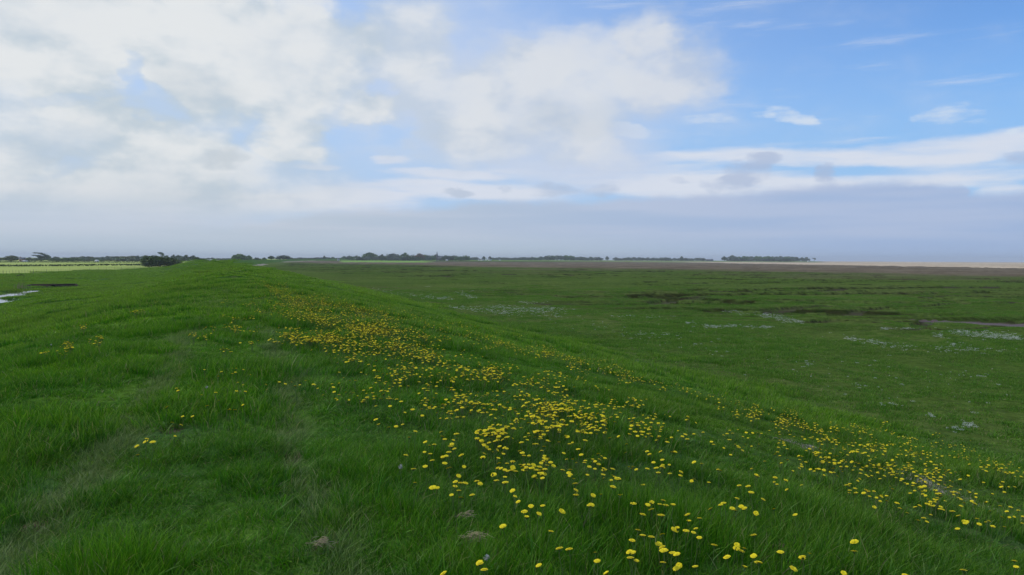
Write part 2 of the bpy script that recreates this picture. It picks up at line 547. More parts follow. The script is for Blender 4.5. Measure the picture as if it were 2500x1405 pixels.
# drift line of dead reed half way down the seaward face, and along the far foot of the bank
def drift_mask(x, y, u, t):
    a = np.exp(-((u - 7.6 - (vn(t * .4, t * 0, 12) - .5) * .5) / .20) ** 2) * sst(t, 3.5, 6.0) * (1 - sst(t, 9.2, 10.4))
    b = np.exp(-((u - 16.9) / .30) ** 2) * (sst(t, 30, 36) * (1 - sst(t, 40, 48)) * .8 + sst(t, 60, 80) * (1 - sst(t, 120, 150)) * .5)
    c = np.exp(-((u - 17.6 - (vn(t * .03, t * 0, 14) - .5) * 1.5) / 2.0) ** 2) * sst(t, 330, 400) * (1 - sst(t, 640, 670)) * 1.4
    d = np.exp(-((u - 19) / 3.0) ** 2) * sst(t, 980, 1050) * (1 - sst(t, 1400, 1450)) * 1.3
    return np.clip(a * (fbm(x * 3, y * 3, 15, 2) + .5) + b + c + d, 0, 1)


# ------------------------------------------------------------------ tagging
def tag(o, label=None, cat=None, group=None, kind=None):
    if label: o['label'] = label
    if cat: o['category'] = cat
    if group: o['group'] = group
    if kind: o['kind'] = kind
    return o


def link(o, parent=None):
    COL.objects.link(o)
    if parent: o.parent = parent
    return o


def mesh_np(name, V, Fq, mat, parent=None, smooth=False, linkit=True):
    me = bpy.data.meshes.new(name)
    V = np.asarray(V, np.float32)
    me.vertices.add(len(V)); me.vertices.foreach_set('co', V.ravel())
    n = sum(f.size for f in Fq)
    me.loops.add(n); me.loops.foreach_set('vertex_index', np.concatenate([f.ravel() for f in Fq]).astype(np.int32))
    sizes = np.concatenate([np.full(len(f), f.shape[1], np.int32) for f in Fq])
    me.polygons.add(len(sizes))
    me.polygons.foreach_set('loop_start', np.concatenate([[0], np.cumsum(sizes)[:-1]]).astype(np.int32))
    me.polygons.foreach_set('loop_total', sizes)
    if smooth: me.polygons.foreach_set('use_smooth', np.ones(len(sizes), bool))
    me.update(calc_edges=True)
    if mat: me.materials.append(mat)
    o = bpy.data.objects.new(name, me)
    if linkit: link(o, parent)
    return o


def new_mat(name):
    m = bpy.data.materials.new(name)
    m.use_nodes = True
    nt = m.node_tree
    b = nt.nodes['Principled BSDF']
    b.inputs['Roughness'].default_value = .85
    b.inputs['Specular IOR Level'].default_value = .2
    return m, nt, b


def attr(nt, name):
    n = nt.nodes.new('ShaderNodeAttribute')
    n.attribute_name = name
    return N(nt, n.outputs['Fac'])


def grass_tint(nt):
    """the colour of living grass as it changes over the land, shared by the turf and the blades"""
    g = nt.nodes.new('ShaderNodeNewGeometry')
    pos = vscale(nt, g.outputs['Position'], (1, 1, 0))
    a = noise(nt, pos, .9, 3, .55)
    b = noise(nt, vscale(nt, pos, (1, 1, 1), (40, 9, 0)), .16, 3, .5)
    c = noise(nt, vscale(nt, pos, (1, 1, 1), (4, 70, 0)), .035, 3, .5)
    col = mixc(nt, a.step(.34, .66), (.046, .185, .0065), (.092, .265, .010))
    col = mixc(nt, b.step(.42, .68, 0, .7), col, (.066, .190, .018))
    col = mixc(nt, c.step(.5, .72, 0, .5), col, (.100, .160, .018))
    return col, pos, g


# ------------------------------------------------------------------ ground material
def make_ground_mat():
    m, nt, b = new_mat('ground')
    col, pos, g = grass_tint(nt)
    marsh, mud, brown, sand, field, track, soil, drift = (attr(nt, k) for k in ('marsh', 'mud', 'brown', 'sand', 'field', 'track', 'soil', 'drift'))
    lush = attr(nt, 'lush')
    fn = noise(nt, pos, 7.0, 4, .65)
    mn = noise(nt, pos, .8, 5, .6)
    ln = noise(nt, pos, .05, 5, .55)
    turf = mixc(nt, fn.step(.3, .7), mixc(nt, 1.0, col, (.66, .46, 1.5), 'MULTIPLY'), mixc(nt, 1.0, col, (1.15, .80, 3.0), 'MULTIPLY'))
    mcol = mixc(nt, ln.step(.35, .65), (.078, .130, .024), (.108, .154, .036))
    mcol = mixc(nt, mn.step(.45, .72, 0, .8), mcol, (.056, .092, .022))
    l2 = noise(nt, vscale(nt, pos, (1, 1, 1), (300, 20, 0)), .018, 4, .5)
    mcol = mixc(nt, l2.step(.5, .7, 0, .55), mcol, (.110, .116, .046))
    m2 = noise(nt, vscale(nt, pos, (1, 1, 1), (11, 5, 0)), 2.2, 5, .7)
    mcol = mixc(nt, 1.0, mcol, mixc(nt, m2.step(.3, .7), (.62, .66, .6), (1.30, 1.26, 1.25)), 'MULTIPLY')
    turf = mixc(nt, marsh, turf, mcol)
    turf = mixc(nt, attr(nt, 'face').step(.05, .85, 0, .92, smooth=False), turf, mixc(nt, mn.step(.4, .6), (.012, .022, .005), (.028, .028, .010)))  # dark earth of the creek banks, with their shade painted in
    bn = noise(nt, pos, .03, 6, .65)
    bcol = mixc(nt, bn.step(.38, .62), (.125, .098, .066), (.200, .160, .108))
    turf = mixc(nt, brown * (bn + mn * .5 - .35).step(-.15, .2, .55, 1), turf, bcol)
    fc = noise(nt, vscale(nt, pos, (.4, 1, 1)), .012, 3, .5)
    fcol = mixc(nt, fc.step(.35, .65), (.350, .425, .105), (.420, .480, .145))  # pale field green, brightened to stand for sun through a cloud gap
    turf = mixc(nt, field, turf, fcol)
    sn = noise(nt, vscale(nt, pos, (.25, 1, 1)), .008, 4, .55)
    scol = mixc(nt, sn.step(.35, .65), (.46, .36, .25), (.68, .54, .38))
    turf = mixc(nt, lush, turf, (.22, .38, .07))
    turf = mixc(nt, sand, turf, scol)
    turf = mixc(nt, mud, turf, mixc(nt, mn.step(.3, .7), (.105, .066, .050), (.150, .100, .080)))
    dcol = mixc(nt, fn.step(.35, .62), (.13, .10, .07), (.44, .39, .32))
    turf = mixc(nt, (drift * 1.2 + (fn - .5) * .8).step(.25, .7), turf, dcol)
    turf = mixc(nt, soil, turf, mixc(nt, fn.step(.35, .65), (.055, .040, .026), (.15, .115, .085)))
    nt.links.new(turf, b.inputs['Base Color'])
    bp = nt.nodes.new('ShaderNodeBump')
    bp.inputs['Strength'].default_value = .85
    bp.inputs['Distance'].default_value = .35
    hn = (noise(nt, pos, 1.3, 6, .6) + fn * .3) * (1 - sand * .95) * (1 - field * .6)
    nt.links.new(hn.s, bp.inputs['Height'])
    nt.links.new(bp.outputs[0], b.inputs['Normal'])
    nt.links.new((1 - mud * .45).s, b.inputs['Roughness'])
    nt.links.new((mud * .12).s, b.inputs['Specular IOR Level'])
    return m


# ------------------------------------------------------------------ ground sheets: one polar grid cut along the lines where the land changes
def build_ground():
    front = np.linspace(R(-46), R(46), 760)
    rest = np.linspace(R(46), R(314), 90)[1:-1]
    ang = np.concatenate([front, rest])
    rad = [0.0]
    q = .7
    while q < 9500:
        rad.append(q)
        q *= 1.0068 if 55 < q < 480 else 1.0115 if q < 2500 else 1.03
    rad = np.array(rad[1:])
    A, Q = np.meshgrid(ang, rad)
    X, Y = np.sin(A) * Q, np.cos(A) * Q
    z, k = land(X, Y, True)
    nr, na = X.shape
    k['soil'] = soil_mask(X, Y)
    k['drift'] = drift_mask(X, Y, k['u'], k['t'])
    z = z - k['soil'] * .03
    z = z - 60 * sst(Q, 8200, 9500) ** 2 * 0.1
    V = np.stack([X.ravel(), Y.ravel(), z.ravel()], 1)
    V = np.vstack([V, [[0, 0, float(land(np.array([0.]), np.array([0.]))[0])]]])
    ids = np.arange(nr * na).reshape(nr, na)
    nxt = np.roll(ids, -1, 1)
    quads = np.stack([ids[:-1], nxt[:-1], nxt[1:], ids[1:]], -1).reshape(-1, 4)[:, ::-1]
    tris = np.stack([np.full(na, nr * na), nxt[0], ids[0]], -1)[:, ::-1]
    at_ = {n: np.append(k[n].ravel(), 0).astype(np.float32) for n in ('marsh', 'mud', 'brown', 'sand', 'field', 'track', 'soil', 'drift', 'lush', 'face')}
    u = np.append(k['u'].ravel(), 0)
    sand = at_['sand']
    cu = u[quads].mean(1); cs = sand[quads].mean(1); cy = V[quads][:, :, 1].mean(1)
    cf = at_['field'][quads].mean(1)
    cls = np.where(cs > .5, 2, np.where(cu > 18, 1, np.where(cf > .5, 3, 0)))
    # normals over the whole land, so that the sheets meet without a seam
    full = mesh_np('land', V, [quads, tris], None, smooth=True, linkit=False)
    nor = np.zeros(len(V) * 3, np.float32)
    full.data.vertices.foreach_get('normal', nor)
    nor = nor.reshape(-1, 3)
    bpy.data.objects.remove(full)
    mat = make_ground_mat()
    for ci, nm in enumerate(('bank_turf', 'salt_marsh', 'sand_flats', 'farmland')):
        qs = quads[cls == ci]
        ts = tris if ci == 0 else tris[:0]
        used = np.unique(np.concatenate([qs.ravel(), ts.ravel()]))
        remap = np.zeros(len(V), np.int64); remap[used] = np.arange(len(used))
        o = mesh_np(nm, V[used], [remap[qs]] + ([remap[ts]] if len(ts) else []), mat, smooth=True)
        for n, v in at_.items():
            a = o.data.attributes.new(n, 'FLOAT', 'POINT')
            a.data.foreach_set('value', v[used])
        o.data.normals_split_custom_set_from_vertices([tuple(q) for q in nor[used]])
        tag(o, kind='structure')


build_ground()

# water standing in the ditch
m_water, nt, b = new_mat('water')
b.inputs['Base Color'].default_value = (.03, .035, .03, 1)
b.inputs['Roughness'].default_value = .04
b.inputs['Specular IOR Level'].default_value = .5
bp = nt.nodes.new('ShaderNodeBump'); bp.inputs['Strength'].default_value = .08; bp.inputs['Distance'].default_value = .02
g = nt.nodes.new('ShaderNodeNewGeometry')
nt.links.new(noise(nt, g.outputs['Position'], 2.5, 3).s, bp.inputs['Height']); nt.links.new(bp.outputs[0], b.inputs['Normal'])


def on_line(t, u):
    """world x, y at length t past the camera and u to the right of the centre line"""
    t = t + T0
    for (ax, ay), (bx, by) in zip(CL[:-1], CL[1:]):
        l = math.hypot(bx - ax, by - ay)
        if t <= l or (bx, by) == CL[-1]:
            ex, ey = (bx - ax) / l, (by - ay) / l
            return ax + ex * t + ey * u, ay + ey * t - ex * u
        t -= l


V, Fw = [], []
ts = np.arange(10, 146, 4.0)
for t in ts:
    for u in (float(ditch_edge(t)) + 1.5, -34.6):
        x, y = on_line(t, u); V.append((x, y, -3.60))
for i in range(len(ts) - 1):
    Fw.append((2 * i + 1, 2 * i, 2 * i + 2, 2 * i + 3))
tag(mesh_np('ditch_water', V, [np.array(Fw)[:, ::-1]], m_water), kind='structure')


# ------------------------------------------------------------------ grass
def make_blade_mat(name, marsh=False, pale=False):
    m = bpy.data.materials.new(name)
    m.use_nodes = True
    nt = m.node_tree
    nt.nodes.clear()
    out = nt.nodes.new('ShaderNodeOutputMaterial')
    col, pos, g = grass_tint(nt)
    if marsh:
        mn = noise(nt, pos, .7, 4, .6)
        col = mixc(nt, mn.step(.35, .65), (.076, .215, .014), (.120, .255, .022))
        ln = noise(nt, pos, .06, 4, .55)
        col = mixc(nt, ln.step(.50, .72, 0, .6), col, (.118, .130, .042))
    if pale:
        col = mixc(nt, .65, col, (.185, .250, .095))
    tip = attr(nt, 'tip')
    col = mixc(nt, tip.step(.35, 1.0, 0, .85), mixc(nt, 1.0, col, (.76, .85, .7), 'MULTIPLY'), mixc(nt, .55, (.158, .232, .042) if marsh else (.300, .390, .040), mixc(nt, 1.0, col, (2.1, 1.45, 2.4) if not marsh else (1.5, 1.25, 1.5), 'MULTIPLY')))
    rnd = N(nt, g.outputs['Random Per Island'])
    col = mixc(nt, 1.0, col, mixc(nt, rnd, (.45, .52, .45), (1.5, 1.42, 1.45)), 'MULTIPLY')
    col = mixc(nt, rnd.step(.965, .975, smooth=False), col, (.30, .29, .13))
    col = mixc(nt, rnd.step(.03, .02, smooth=False), col, (.17, .16, .085))
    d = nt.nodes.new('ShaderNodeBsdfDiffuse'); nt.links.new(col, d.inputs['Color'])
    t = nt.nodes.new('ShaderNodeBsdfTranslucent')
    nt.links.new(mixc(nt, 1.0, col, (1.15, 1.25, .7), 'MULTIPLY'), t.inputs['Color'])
    gl = nt.nodes.new('ShaderNodeBsdfGlossy'); gl.inputs['Roughness'].default_value = .42; gl.inputs['Color'].default_value = (.8, .9, .8, 1)
    a = nt.nodes.new('ShaderNodeMixShader'); a.inputs[0].default_value = .36
    nt.links.new(d.outputs[0], a.inputs[1]); nt.links.new(t.outputs[0], a.inputs[2])
    c = nt.nodes.new('ShaderNodeMixShader'); c.inputs[0].default_value = .018
    nt.links.new(a.outputs[0], c.inputs[1]); nt.links.new(gl.outputs[0], c.inputs[2])
    nt.links.new(c.outputs[0], out.inputs['Surface'])
    return m


def blades(n, radius, h, w, seed, clump=16, spread=.045, wind=.22, bend=1.0):
    g = np.random.default_rng(seed)
    nc = max(1, n // clump)
    ca, cr_ = g.uniform(0, 2 * math.pi, nc), radius * np.sqrt(g.uniform(0, 1, nc))
    cx, cy = cr_ * np.cos(ca), cr_ * np.sin(ca)
    chh = g.lognormal(0, .22, nc)
    cl = g.integers(0, nc, n)
    ox, oy = g.normal(0, spread, n), g.normal(0, spread, n)
    x, y = cx[cl] + ox, cy[cl] + oy
    hh = h * chh[cl] * np.clip(g.normal(.85, .26, n), .3, 1.7)
    cw = g.normal(0, .5, (nc, 2))
    lx = ox / spread * .38 + g.normal(0, .38, n) + wind + cw[cl, 0] * .5
    ly = oy / spread * .38 + g.normal(0, .38, n) - wind * .25 + cw[cl, 1] * .5
    lx *= .62 * bend; ly *= .62 * bend
    fa = g.uniform(0, math.pi, n)
    wx_, wy_ = np.cos(fa), np.sin(fa)
    wd = w * g.uniform(.6, 1.25, n) * np.where(g.uniform(0, 1, n) < .02, 2.6, 1)
    P = []
    for k, ww in ((0.0, .5), (.40, .46), (.76, .30), (1.0, 0)):
        px = x + lx * hh * k ** 1.8
        py = y + ly * hh * k ** 1.8
        pz = hh * (k - .16 * (lx * lx + ly * ly) * k * k) - (.012 if k == 0 else 0)
        if ww:
            P.append(np.stack([px - wx_ * wd * ww, py - wy_ * wd * ww, pz], 1))
            P.append(np.stack([px + wx_ * wd * ww, py + wy_ * wd * ww, pz], 1))
        else:
            P.append(np.stack([px, py, pz], 1))
    V = np.stack(P, 1).reshape(-1, 3)
    i = np.arange(n)[:, None] * 7
    q = np.concatenate([i + np.array([[0, 1, 3, 2]]), i + np.array([[2, 3, 5, 4]])])
    t = i + np.array([[4, 5, 6]])
    return V, [q, t]


def add_tip(o, n, far=0):
    a = o.data.attributes.new('tip', 'FLOAT', 'POINT')
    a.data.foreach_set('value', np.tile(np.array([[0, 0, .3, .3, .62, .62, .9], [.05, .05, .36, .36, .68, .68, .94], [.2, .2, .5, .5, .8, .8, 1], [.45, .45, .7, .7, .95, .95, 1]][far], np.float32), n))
    return o


def scatter(name, protos, P, label, cat):
    """one object whose points each carry a copy of one of the given meshes; P: rows of x, y, z, rx, ry, rz, sx, sy, sz, index"""
    P = np.asarray(P, np.float32)
    me = bpy.data.meshes.new(name)
    me.vertices.add(len(P)); me.vertices.foreach_set('co', P[:, :3].ravel().copy())
    for nm, a in (('rot', P[:, 3:6]), ('scl', P[:, 6:9])):
        at_ = me.attributes.new(nm, 'FLOAT_VECTOR', 'POINT'); at_.data.foreach_set('vector', a.ravel().copy())
    at_ = me.attributes.new('pick', 'INT', 'POINT'); at_.data.foreach_set('value', P[:, 9].astype(np.int32))
    o = link(bpy.data.objects.new(name, me))
    coll = bpy.data.collections.new(name + '_kinds')
    for i, p in enumerate(protos):
        p.name = '%s_kind.%03d' % (name, i)
        coll.objects.link(p)
    ng = bpy.data.node_groups.new(name, 'GeometryNodeTree')
    ng.interface.new_socket('Geometry', in_out='INPUT', socket_type='NodeSocketGeometry')
    ng.interface.new_socket('Geometry', in_out='OUTPUT', socket_type='NodeSocketGeometry')
    gi, go = ng.nodes.new('NodeGroupInput'), ng.nodes.new('NodeGroupOutput')
    ci = ng.nodes.new('GeometryNodeCollectionInfo')
    ci.inputs['Collection'].default_value = coll
    ci.inputs['Separate Children'].default_value = True
    ci.inputs['Reset Children'].default_value = True
    mp = ng.nodes.new('GeometryNodeMeshToPoints')
    io = ng.nodes.new('GeometryNodeInstanceOnPoints')
    io.inputs['Pick Instance'].default_value = True

    def na(nm, ty):
        n = ng.nodes.new('GeometryNodeInputNamedAttribute'); n.data_type = ty; n.inputs[0].default_value = nm
        return n.outputs[0]
    er = ng.nodes.new('FunctionNodeEulerToRotation')
    ng.links.new(na('rot', 'FLOAT_VECTOR'), er.inputs[0])
    ng.links.new(gi.outputs[0], mp.inputs[0])
    ng.links.new(mp.outputs[0], io.inputs['Points'])
    ng.links.new(ci.outputs[0], io.inputs['Instance'])
    ng.links.new(na('pick', 'INT'), io.inputs['Instance Index'])
    ng.links.new(er.outputs[0], io.inputs['Rotation'])
    ng.links.new(na('scl', 'FLOAT_VECTOR'), io.inputs['Scale'])
    ng.links.new(io.outputs[0], go.inputs[0])
    md = o.modifiers.new('scatter', 'NODES'); md.node_group = ng
    tag(o, label, cat, kind='stuff')
    return o


def tilt(x, y, e, yaw):
    """euler angles that stand a piece on the slope of the land, turned by yaw"""
    gx = (land(x + e, y) - land(x - e, y)) / (2 * e)
    gy = (land(x, y + e) - land(x, y - e)) / (2 * e)
    # rotate the slope into the yawed frame: R = Rz(yaw) Ry(b) Rx(a)
    c, s = np.cos(yaw), np.sin(yaw)
    lx, ly = gx * c + gy * s, -gx * s + gy * c
    return np.arctan(ly), -np.arctan(lx), yaw


m_blade = make_blade_mat('meadow_blade')
m_mblade = make_blade_mat('marsh_blade', True)

LOD = [  # rmin, rmax, cell, blades, height, width, kinds
    (1.6, 7.2, .30, 540, .135, .0040, 6),
    (6.8, 20, .72, 1500, .135, .0068, 6),
    (19, 62, 1.8, 2600, .145, .015, 5),
    (58, 190, 5.0, 5200, .16, .042, 4),
    (186, 430, 10.0, 7000, .17, .10, 3),
]
protos, mprotos, pm, pg = [], [], [], []
for li, (r0, r1, cell, n, h, w, kinds) in list(enumerate(LOD)) + [(2, (60, 140, 1.9, 0, 0, 0, LOD[2][6]))]:
    wide = n == 0                                # the marsh further out: the same tufts once more
    for k in range(0 if wide else kinds):
        V, Fq = blades(n, cell * .86, h, w, 100 * li + k, clump=15 if li < 2 else 22, spread=.035 if li == 0 else (.05 if li == 1 else .09 if li == 2 else .16))
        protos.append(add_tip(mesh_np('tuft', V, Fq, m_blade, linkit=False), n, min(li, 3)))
        V, Fq = blades(int(n * .8), cell * .86, h * .55, w * 1.1, 900 + 100 * li + k, clump=12, spread=.05 if li < 2 else .12, wind=.15, bend=1.2)
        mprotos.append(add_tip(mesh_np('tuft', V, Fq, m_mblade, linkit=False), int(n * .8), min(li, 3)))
    off = sum(l[6] for l in LOD[:li])
    nx = int(r1 * 2 / cell) + 2
    gx, gy = np.meshgrid(np.arange(-nx // 2, nx // 2), np.arange(0, int(r1 / cell) + 2))
    x = (gx.ravel() + rng.uniform(-.35, .35, gx.size)) * cell
    y = (gy.ravel() + rng.uniform(-.35, .35, gx.size)) * cell
    r = np.hypot(x, y)
    a = np.abs(np.arctan2(x, y))
    ok = (r > r0) & (r < r1) & (a < R(42) + .9 * cell / np.maximum(r, .5))
    x, y, r = x[ok], y[ok], r[ok]
    z, kk = land(x, y, True)
    sm, dm_ = soil_mask(x, y), drift_mask(x, y, kk['u'], kk['t'])
    tus = fbm(x * .9, y * .9, 3, 3)
    big = fbm(x * .22 + 5, y * .22, 19, 3)
    hs = np.clip(.46 + 2.4 * (tus - .5) + 1.0 * (big - .25), .40, 1.7)
    hs = hs * (1 - .26 * np.exp(-((kk['u'] - 6) / 6.5) ** 2)) * (1 - .7 * kk['track']) * rng.uniform(.85, 1.15, len(x))
    keep = (rng.uniform(0, 1, len(x)) > sm * .85) & ((li > 1) | (rng.uniform(0, 1, len(x)) > kk['track'] * .95)) & (rng.uniform(0, 1, len(x)) > dm_ * .75) & (kk['dit'] < .06) & (kk['field'] < .4) & (kk['mud'] < .35)
    yaw = rng.uniform(-.8, .8, len(x)) + (fbm(x * .3, y * .3, 23, 2) - .5) * 3
    rx, ry, rz = tilt(x, y, cell * .5, yaw)
    s = rng.uniform(.9, 1.12, len(x))
    row = np.stack([x, y, z - .012, rx, ry, rz, s, s, hs, off + rng.integers(0, kinds, len(x))], 1)
    mar = kk['u'] + rng.normal(0, 1.5, len(x)) > 17.4
    if not wide: pm.append(row[keep & ~mar])
    mk = keep & mar & (kk['cut'] < (.03 if wide else .10)) & (kk['face'] < .25) & (li < 3) & (r + rng.normal(0, 1, len(x)) * (12 if wide else 3) < (118 if wide else 61))
    row2 = row.copy(); row2[:, 8] = np.clip(.8 + (fbm(x * .5, y * .5, 29, 3) - .5) * 2.6, .3, 1.7) * (.55 if wide else .9)
    pg.append(row2[mk])
# the trodden strips: short, pale, combed flat
m_trod = make_blade_mat('trodden_blade', pale=True)
tprotos, rows = [], []
for li, (n, w) in enumerate(((150, .0036), (110, .007), (90, .016))):
    for k in range(3):
        tprotos.append(add_tip(mesh_np('tuft', *blades(n, .17, .085, w, 700 + 10 * li + k, clump=10, spread=.035, wind=.9, bend=1.5), m_trod, linkit=False), n))
for off_u, dens in ((-1.15, 1.0), (.42, .6)):
    t = 1.5
    while t < 95:
        tx = t + .0
        seed_ = 4 if off_u < 0 else 6
        k_ = .25 if off_u < 0 else .3
        a_ = .35 if off_u < 0 else .3
        wob = (float(vn(np.array([t * k_]), np.array([0.0]), seed_)[0]) - .5) * a_
        for _ in range(3 if off_u < 0 else 2):
            if rng.uniform() < dens * (.95 if t < 30 else .8):
                x, y = on_line(t, off_u - wob + rng.normal(.02, .08))
                li = 0 if t < 8 else (1 if t < 22 else 2)
                z = float(land(np.array([x]), np.array([y]))[0])
                if float(soil_mask(np.array([x]), np.array([y]))[0]) < .5:
                    rows.append((x, y, z - .008, 0, 0, rng.uniform(-.5, .9) + 1.2, 1.0, 1.0, rng.uniform(.7, 1.2), li * 3 + rng.integers(0, 3)))
        t += .065 * max(1, t / 14)
scatter('trodden_grass', tprotos, rows, 'short pale flattened grass along the two trodden wheel tracks', 'grass')
scatter('meadow_grass', protos, np.concatenate(pm), 'long green meadow grass covering the sea bank', 'grass')
scatter('marsh_grass', mprotos, np.concatenate(pg), 'short dull green grass of the salt marsh', 'grass')


# ------------------------------------------------------------------ dandelions
def simple(name, col, rough=.8, trans=0.0, var=0.0):
    m, nt, b = new_mat(name)
    b.inputs['Roughness'].default_value = rough
    if var:
        g = nt.nodes.new('ShaderNodeNewGeometry')
        n = noise(nt, g.outputs['Position'], var, 4, .6)
        nt.links.new(mixc(nt, n.step(.3, .7), tuple(c * .72 for c in col), tuple(min(1, c * 1.25) for c in col)), b.inputs['Base Color'])
    else:
        b.inputs['Base Color'].default_value = tuple(col) + (1,)
    if trans:
        o = nt.nodes['Material Output']
        t = nt.nodes.new('ShaderNodeBsdfTranslucent'); t.inputs['Color'].default_value = tuple(col) + (1,)
        mx = nt.nodes.new('ShaderNodeMixShader'); mx.inputs[0].default_value = trans
        nt.links.new(b.outputs[0], mx.inputs[1]); nt.links.new(t.outputs[0], mx.inputs[2]); nt.links.new(mx.outputs[0], o.inputs['Surface'])
    return m


m_petal, nt, b = new_mat('dandelion_petal')
g = nt.nodes.new('ShaderNodeNewGeometry')
nt.links.new(mixc(nt, N(nt, g.outputs['Random Per Island']), (.86, .68, .010), (.92, .80, .035)), b.inputs['Base Color'])
m_stem = simple('flower_stem', (.13, .20, .055), .5, .2)
m_bract = simple('flower_bract', (.07, .15, .03), .7)
m_white = simple('white_petal', (.74, .75, .70), .7, .2)


def head_mesh(seed, r=.018, open_=1.0, rings=((1.0, 26, .10), (.82, 22, .32), (.60, 18, .55), (.36, 12, .80))):
    g = np.random.default_rng(seed)
    V, Q, T = [], [], []
    for rr, n, up in rings:
        for k in range(n):
            a = 2 * math.pi * (k + g.uniform(-.3, .3)) / n + rr * 2
            L = r * rr * g.uniform(.88, 1.08)
            w = r * .105 * (0.7 + rr * .6)
            ca, sa = math.cos(a), math.sin(a)
            el_ = up * 1.15 * g.uniform(.8, 1.2) + (1 - open_) * 1.0
            h1, h2 = L * .55 * math.sin(el_) + r * .10, L * math.sin(el_ * .75) + r * .10 - L * .05 * open_
            d1, d2 = L * .55 * math.cos(el_), L * math.cos(el_ * .75)
            i = len(V)
            for d, h, ww in ((0.0, r * .04, w * .5), (d1, h1, w), (d2, h2, w * .8)):
                V += [(d * ca - ww * sa, d * sa + ww * ca, h), (d * ca + ww * sa, d * sa - ww * ca, h)]
            Q += [(i, i + 1, i + 3, i + 2), (i + 2, i + 3, i + 5, i + 4)]
    return np.array(V), [np.array(Q)]


def tube(pts, rad, n=5):
    V, Q = [], []
    for p, r in zip(pts, rad):
        for k in range(n):
            a = 2 * math.pi * k / n
            V.append((p[0] + r * math.cos(a), p[1] + r * math.sin(a), p[2]))
    for i in range(len(pts) - 1):
        for k in range(n):
            Q.append((i * n + k, i * n + (k + 1) % n, (i + 1) * n + (k + 1) % n, (i + 1) * n + k))
    return np.array(V), [np.array(Q)]


def bract_mesh():
    V, Q = tube([(0, 0, -.012), (0, 0, -.006), (0, 0, .001)], [.0028, .0062, .0075], 8)
    V = list(map(tuple, V)); Q = list(map(tuple, Q[0]))
    for k in range(10):                      # the outer bracts bend back
        a = 2 * math.pi * k / 10; i = len(V)
        ca, sa = math.cos(a), math.sin(a)
        for d, h, w in ((.006, -.005, .0018), (.012, -.010, .0004)):
            V += [(d * ca - w * sa, d * sa + w * ca, h), (d * ca + w * sa, d * sa - w * ca, h)]
        Q.append((i, i + 1, i + 3, i + 2))
    return np.array(V), [np.array(Q)]


heads = [mesh_np('flower_head', *head_mesh(k, .0172 + .0010 * (k % 3)), m_petal, linkit=False) for k in range(4)]
heads.append(mesh_np('flower_head', *head_mesh(9, .0155, .35), m_petal, linkit=False))
bracts = mesh_np('bracts', *bract_mesh(), m_bract, linkit=False)
STEM = [(0, 0, 0), (.006, .002, .25), (.004, .004, .55), (-.004, 0, .82), (0, 0, 1)]

# every dandelion that can be told apart in the near grass, where the photograph shows it (x, y of the flower head)
def dec(s, ox, oy, k):
    v = [float(q) for q in s.split()]
    return [(ox + v[i] * k, oy + v[i + 1] * k) for i in range(0, len(v), 2)]


A_ = dec('''430 40 390 65 570 82 562 147 625 150 545 195 580 232 362 235 370 345 700 228 765 230 720 90 705 128 755 68 820 35 845 115 830 152 880 90 690 303 738 360 550 328 635 328 828 375 888 365 822 418
643 483 680 542 445 520 790 515 812 556 865 548 910 523 865 592 885 600 972 613 857 657 1003 490 1045 527 975 255 1152 268 1105 188 1080 228 1118 128 1155 62 1230 12 1275 43 1335 35 1195 110 1258 104 1345 80 1245 237
1327 255 1217 363 1260 328 1300 355 1322 335 1388 315 1440 328 1340 405 1308 452 1228 422 1180 480 1540 350 1615 357 1668 392 1730 328 1880 322 1883 380 1950 378 1707 460 1928 455 1998 450 1985 495 2042 553 1980 553
1972 585 1958 612 2125 418 2122 700 2115 735 2135 620 2280 623 2250 567 2276 420 2330 437 2277 493 2318 472 2365 472 2258 362 2298 340 2300 285 2122 238 2180 257 2208 220 2112 287 2175 293 2215 300 1830 222 1735 165
1650 183 1660 212 1645 97 1615 122 1505 67 1520 105 1695 20 1775 2 1845 15 1965 12 2020 12 2100 40 2300 45 2345 103 2025 200 2055 200 1425 548 1505 725 1540 740 1715 732 1522 815 1592 818 1772 825 1355 880 1685 908
1795 1202 1877 1177 1980 1178 2178 1185 2235 1210 805 1370 1057 1338 1137 1232 1140 1388 2350 1390 745 5 1470 390''', 900, 1050, .25263)
B_ = dec('''120 25 100 57 185 15 155 62 195 50 135 160 130 178 310 52 345 70 355 25 415 15 440 30 400 40 465 193 487 213 577 203 320 225 408 303 472 297 633 47 770 22 795 25 998 77 950 75 1095 66 1148 45
1210 68 1230 97 1308 67 1380 42 1150 3 1190 3 1270 2 1312 8 1435 28 1108 205 828 293 8 485 267 503 450 440 618 402 597 428 797 490 545 428 17 673 110 720 343 670 393 690 350 738 295 725 378 745 488 652 462 697
233 772 448 818 520 792 720 810 700 830 880 873 853 928 938 765 1042 770 1140 728 1165 725 1130 780 1180 795 1240 797 1310 783 1348 768 1325 540 1290 577 1342 675 1387 658 1563 743 1787 827 580 945 620 975 670 970
728 1003 755 1052 335 1013 312 1045 445 1050 578 1068 543 1104 168 1060 222 1080 153 1160 255 1140 515 1200 570 1183 440 1247 480 1252 155 1270 228 1280 650 1272 695 1308 955 1060 1110 1100 1190 1100 1195 1130
1255 1125 1368 1042 1145 1240 1288 1240 1437 1240 1360 1300 1650 1180 1820 1247 1878 1228 1890 1190 2183 1307 2340 1107 2325 1200 1265 1380 1595 1380 1700 1400 15 1380 870 1350 1600 68 1570 75 1630 10 1715 48
1790 45 1850 68 1870 90 1905 72 1975 120 2020 130 2105 128 2143 93 2250 115 2300 112 1950 173 1985 190 1940 222 1985 260 2087 220 2115 185 2135 198 2233 233 2125 265 2170 272 2135 312 2095 290 2285 22 2360 45''', 1500, 1050, .25263)
